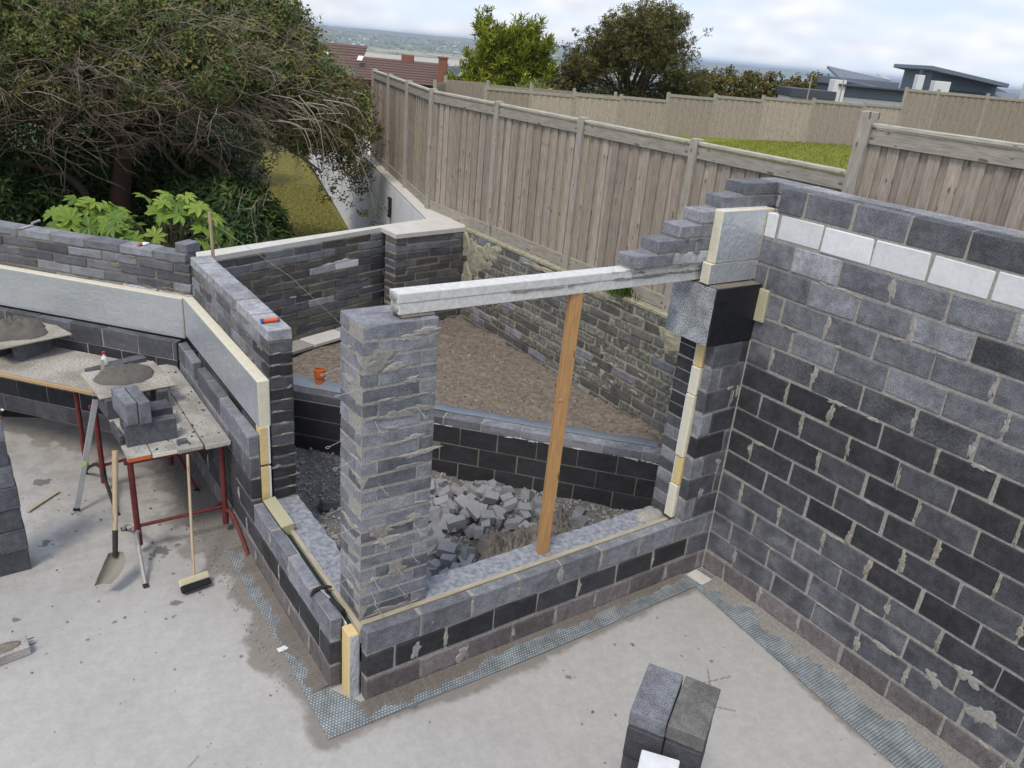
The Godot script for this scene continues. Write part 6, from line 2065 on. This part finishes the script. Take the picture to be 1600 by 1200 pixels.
	part("body", lathe([[0.0, 0.0], [0.038, 0.0], [0.04, 0.02], [0.04, 0.14], [0.03, 0.18], [0.014, 0.205], [0.013, 0.225]], 18), M.bottle_plastic, bo)
	part("cap", lathe([[0.016, 0.225], [0.016, 0.25], [0.0, 0.252]], 14), M.red_plastic, bo)
	var ws = thing("timber_stick", "short pale timber stick leaning on the small dark block", "stick", Vector3(-4.68, 1.0575, -4.45))
	part("body", cbox(Vector3(0.035, 0.26, 0.012), 0.002), M.pale_timber, ws, Transform3D(Basis(Vector3(1, 0, 0), -0.3) * Basis(Vector3(0, 0, 1), -0.1), Vector3(0, 0.125, 0)))
	# spirit level leaning on the table
	leaning_box("spirit_level", "long grey spirit level with green vial leaning against the planks", "level", Vector3(-5.17, 0.0, -3.72), Vector3(-4.83, 1.2, -3.86), Vector3(0.055, 0, 0.022), M.alu)
	# shovel
	var shv = thing("shovel", "long handled shovel with dirty square blade leaning on the planks", "shovel")
	var s0 := Vector3(-4.99, 0.42, -2.42)
	var s1 := Vector3(-4.87, 1.14, -2.7)
	part("handle", tube([s0 + (s1 - s0) * 0.05, s0.lerp(s1, 0.6), s1], [0.021, 0.024, 0.027], 10), M.handle_wood, shv)
	part("socket", tube([s0 - (s1 - s0).normalized() * 0.16, s0 + (s1 - s0) * 0.1], [0.022, 0.024], 10), M.rust_dark, shv)
	var sd := (s0 - s1).normalized()
	var side := sd.cross(Vector3(0, 0, 1)).normalized()
	var up := side.cross(sd).normalized()
	var bst := st_new()
	bst.set_smooth_group(0)
	var B := func(i, k):
		var f = k / 7.0
		var w: float = 0.082 * (0.75 + 0.35 * minf(f * 3.0, 1.0)) * (1.0 if f < 0.7 else lerpf(1.0, 0.72, (f - 0.7) / 0.3))
		var u2 = (i - 3) / 3.0
		return s0 + sd * (0.12 + 0.22 * f) + side * w * u2 + up * (0.05 * u2 * u2 + 0.02 * sin(f * 3.0) - 0.03) + Vector3(-0.12 * f * f, 0.03 * f * f, 0.1 * f * f)
	for i in 6:
		for k in 7:
			var q := [B.call(i, k), B.call(i + 1, k), B.call(i + 1, k + 1), B.call(i, k + 1)]
			for o in [0, 1, 2, 0, 2, 3]: bst.add_vertex(q[o])
	bst.generate_normals()
	part("blade", bst.commit(), M.blade, shv)
	# broom
	var br = thing("broom", "yard broom with dark bristles leaning upright against the planks", "broom")
	part("handle", tube([Vector3(-4.45, 0.1, -2.0), Vector3(-4.29, 1.01, -2.61)], [0.0135, 0.0135], 10), M.handle_wood, br)
	part("head", cbox(Vector3(0.27, 0.045, 0.07), 0.012, 0.002), M.broom_wood, br, Transform3D(Basis(Vector3.UP, 0.1) * Basis(Vector3(1, 0, 0), 0.9), Vector3(-4.45, 0.085, -1.99)))
	part("bristles", cbox(Vector3(0.25, 0.075, 0.06), 0.008, 0.004, 1), M.bristle, br, Transform3D(Basis(Vector3.UP, 0.1) * Basis(Vector3(1, 0, 0), 0.9), Vector3(-4.45, 0.05, -1.945)))
	# stack of blocks at the side
	var row := 0
	for k in 7:
		for j in 2:
			var y := 0.1075 + 0.2155 * k
			var sh: float = [0.0, 0.03, -0.01, 0.02, -0.02, -0.04, -0.05][k]
			if k % 2 == 0:
				block_of_stack("side", k, j, Vector3(-5.86 + sh * 0.4, y, -2.95 - j * 0.106), Vector3(0.44, 0.213, 0.1), 0.05)
			else:
				block_of_stack("side", k, j, Vector3(-5.752 - 0.217 * j + sh * 0.4, y, -3.003), Vector3(0.213, 0.213, 0.21), 0.04)
	# yellow tape measure on the stack
	var tm = thing("tape_measure", "yellow tape measure case lying on the block stack beside the trestle", "tape measure", Vector3(-5.715, 1.512, -2.97), 0.4)
	var cse = part("case", lathe([[0.0, 0.0], [0.06, 0.0], [0.065, 0.02], [0.065, 0.055], [0.058, 0.07], [0.0, 0.07]], 18), M.yellow_plastic, tm)
	part("bumper", lathe([[0.066, 0.018], [0.07, 0.022], [0.07, 0.05], [0.066, 0.054]], 18), M.black_metal, cse)
	part("hook", cbox(Vector3(0.03, 0.012, 0.03), 0.002), M.white_strip, tm, at(Vector3(0.075, 0.04, 0.0)))
	# tall stack in the foreground
	var tb := Vector3(-2.68, -0.1, 2.02)
	var ta := 0.56
	for k in 6:
		for j in 2:
			var bs := Basis(Vector3.UP, ta)
			block_of_stack("front", k, j, tb + bs * Vector3(-0.02 * (k % 2), 0.108 + 0.2155 * k, -0.105 + 0.2155 * j), Vector3(0.44, 0.213, 0.213), ta)
	for j in 2:
		var bs := Basis(Vector3.UP, ta)
		block_of_stack("front", 6, j, tb + bs * Vector3(0.0, 1.293 + 0.052, -0.11 + 0.222 * j), Vector3(0.44, 0.1, 0.215), ta + (0.0 if j == 0 else -0.02))
	var wb = thing("white_block", "white painted concrete block in front of the tall foreground stack", "block", tb + Basis(Vector3.UP, ta) * Vector3(-0.46, 1.18, 0.02), ta + 0.1)
	part("body", cbox(Vector3(0.36, 0.1, 0.215), 0.006, 0.004, 1), M.white1, wb)
	part("support", cbox(Vector3(0.3, 1.12, 0.2), 0.006, 0.004, 1), M.dark1, wb, at(Vector3(0, -0.612, 0)))
	# tray at the edge of the floor
	var ty = thing("wooden_tray", "old timber offcut with nails and caked mortar lying on the floor", "offcut", Vector3(-5.93, 0.045, -1.78), 0.12)
	part("board", cbox(Vector3(0.34, 0.09, 0.16), 0.008, 0.006, 1), M.plank, ty)
	part("mortar_crust", heap(0.13, 0.06, 0.03, 12), M.mortar_brown, ty, at(Vector3(0, 0.044, 0)))
	for q in [[0.03, 0.05], [0.01, -0.05]]: part("nail", tube([Vector3(0.15, q[0], q[1]), Vector3(0.22, q[0], q[1])], [0.004, 0.004], 6), M.rust_dark, ty)
	var stk = thing("timber_stick", "pale splintered timber stick lying on the floor by the stack", "stick", Vector3(-5.42, 0.014, -4.06), 0.75)
	part("body", cbox(Vector3(0.42, 0.02, 0.035), 0.003, 0.004, 1), M.white_strip if false else M.pale_timber, stk)
	# stake with string line
	var sk = thing("stake", "round wooden stake standing on the wall bend holding a string line", "stake", Vector3(-3.37, 2.2, -4.87))
	part("shaft", tube([Vector3(0, -0.1, 0), Vector3(-0.01, 0.53, 0)], [0.02, 0.019], 10), M.handle_wood, sk)
	part("string_line", tube([Vector3(0.0, 0.42, 0.0), Vector3(0.62, -0.05, 0.75), Vector3(1.15, -0.65, 1.4)], [0.0022, 0.0022, 0.0022], 4), M.twig, sk)
	# pointing tool on the wall end, trowel on the slanted wall
	var mk2 = thing("line_winder", "orange plastic tool handle lying on the outer wall end", "tool", Vector3(-3.58, 2.32, -2.32), 0.0)
	part("grip", tube([Vector3(-0.06, 0, 0), Vector3(0.07, 0, 0.0)], [0.019, 0.017], 12), M.orange_plastic, mk2)
	part("collar", tube([Vector3(-0.075, 0, 0), Vector3(-0.055, 0, 0.0)], [0.023, 0.023], 12), M.blue_plastic, mk2)
	part("tip", tube([Vector3(0.07, 0, 0), Vector3(0.085, 0, 0.0)], [0.02, 0.018], 12), M.blue_plastic, mk2)
	var tr = thing("trowel", "steel jointing trowel lying on the slanted wall top", "trowel", Vector3(-5.05, 2.306, -6.42), 0.86)
	part("blade", cbox(Vector3(0.2, 0.006, 0.06), 0.002), M.steel_dirty, tr)
	part("handle", tube([Vector3(0.1, 0.02, 0), Vector3(0.24, 0.025, 0)], [0.014, 0.016], 8), M.steel_dirty, tr)
	var rc = thing("scraper", "small red and white scraper lying on the slanted wall top", "scraper", Vector3(-4.0, 2.306, -5.33), 0.86)
	part("blade", cbox(Vector3(0.12, 0.006, 0.07), 0.002), M.white_strip, rc)
	part("handle", cbox(Vector3(0.07, 0.024, 0.03), 0.006), M.orange_paint, rc, at(Vector3(-0.09, 0.012, 0)))

var stack_words := {"side": ["lowest", "second", "third", "fourth", "fifth", "sixth", "topmost"]}
func block_of_stack(which: String, k: int, j: int, p: Vector3, sz: Vector3, turn: float):
	var word: String = stack_words.side[k]
	var label := "%s layer block of the dark block stack beside the yellow tape measure" % word if which == "side" else "%s layer block of the tall block stack on the open floor" % word
	var o = thing("stacked_block", label, "block", p, turn, "%s layer of the %s block stack" % [word, "tape measure" if which == "side" else "open floor"])
	var tones := ["dark0", "dark1", "dark0", "dark2", "grey0", "dark1", "grey1"]
	var m = M[tones[k]] if which == "side" else M[["dark1", "dark0", "wet2", "dark1", "dark0", "wet3", "grey1"][k]]
	if which == "front" and k == 6 and j == 1: m = M.old3
	part("body", cbox(sz, 0.006, 0.003, j), m, o)

func leaning_box(called, label, category, a: Vector3, b: Vector3, sec: Vector3, m):
	var o = thing(called, label, category, a)
	var bs := bar_basis(b - a)
	var ln := (b - a).length()
	var bd = part("body", cbox(Vector3(sec.x, ln, sec.z), 0.003), m, o, Transform3D(bs, (b - a) * 0.5))
	part("vial", cbox(Vector3(sec.x * 0.55, 0.05, sec.z + 0.006), 0.002), M.neon, bd, at(Vector3(0, -ln * 0.08, 0)))
	for s in [-0.47, 0.47]: part("end_cap", cbox(Vector3(sec.x + 0.006, 0.03, sec.z + 0.006), 0.002), M.black_metal, bd, at(Vector3(0, ln * s, 0)))

func trestle(label, p: Vector3, turn: float, w: float, near: bool):
	var t = thing("trestle", label, "trestle", p, turn)
	part("top_rail", tube([Vector3(-w / 2 - 0.05, 0.985, 0), Vector3(w / 2 + 0.05, 0.985, 0)], [0.026, 0.026], 10), M.red_paint, t)
	part("lower_rail", tube([Vector3(-w / 2, 0.3, 0), Vector3(w / 2, 0.3, 0)], [0.017, 0.017], 8), M.red_paint, t)
	for s in [-1, 1]:
		part("upright", tube([Vector3(s * w / 2, 0.13, 0), Vector3(s * w / 2, 0.98, 0)], [0.027, 0.027], 12), M.red_paint, t)
		part("sleeve", tube([Vector3(s * w / 2, 0.1, 0), Vector3(s * w / 2, 0.3, 0)], [0.032, 0.032], 12), M.red_paint, t)
		for z in [-1, 1]:
			var f: float = 0.52 if z > 0 else 0.46
			var ft = part("foot", tube(curve([Vector3(s * w / 2, 0.26, 0.03 * z), Vector3(s * (w / 2 + 0.03), 0.27, 0.12 * z), Vector3(s * (w / 2 + 0.05), 0.12, 0.36 * z), Vector3(s * (w / 2 + 0.06), 0.015, f * z)], 3), [0.019, 0.019, 0.019, 0.019, 0.018, 0.018, 0.018, 0.018, 0.018, 0.018], 8), M.steel_dirty if near and s < 0 else M.rust_dark if s < 0 else M.red_paint, t)
			part("foot_pad", cbox(Vector3(0.05, 0.014, 0.06), 0.004), M.rust_dark, ft, at(Vector3(s * (w / 2 + 0.06), 0.008, f * z + 0.015 * z)))
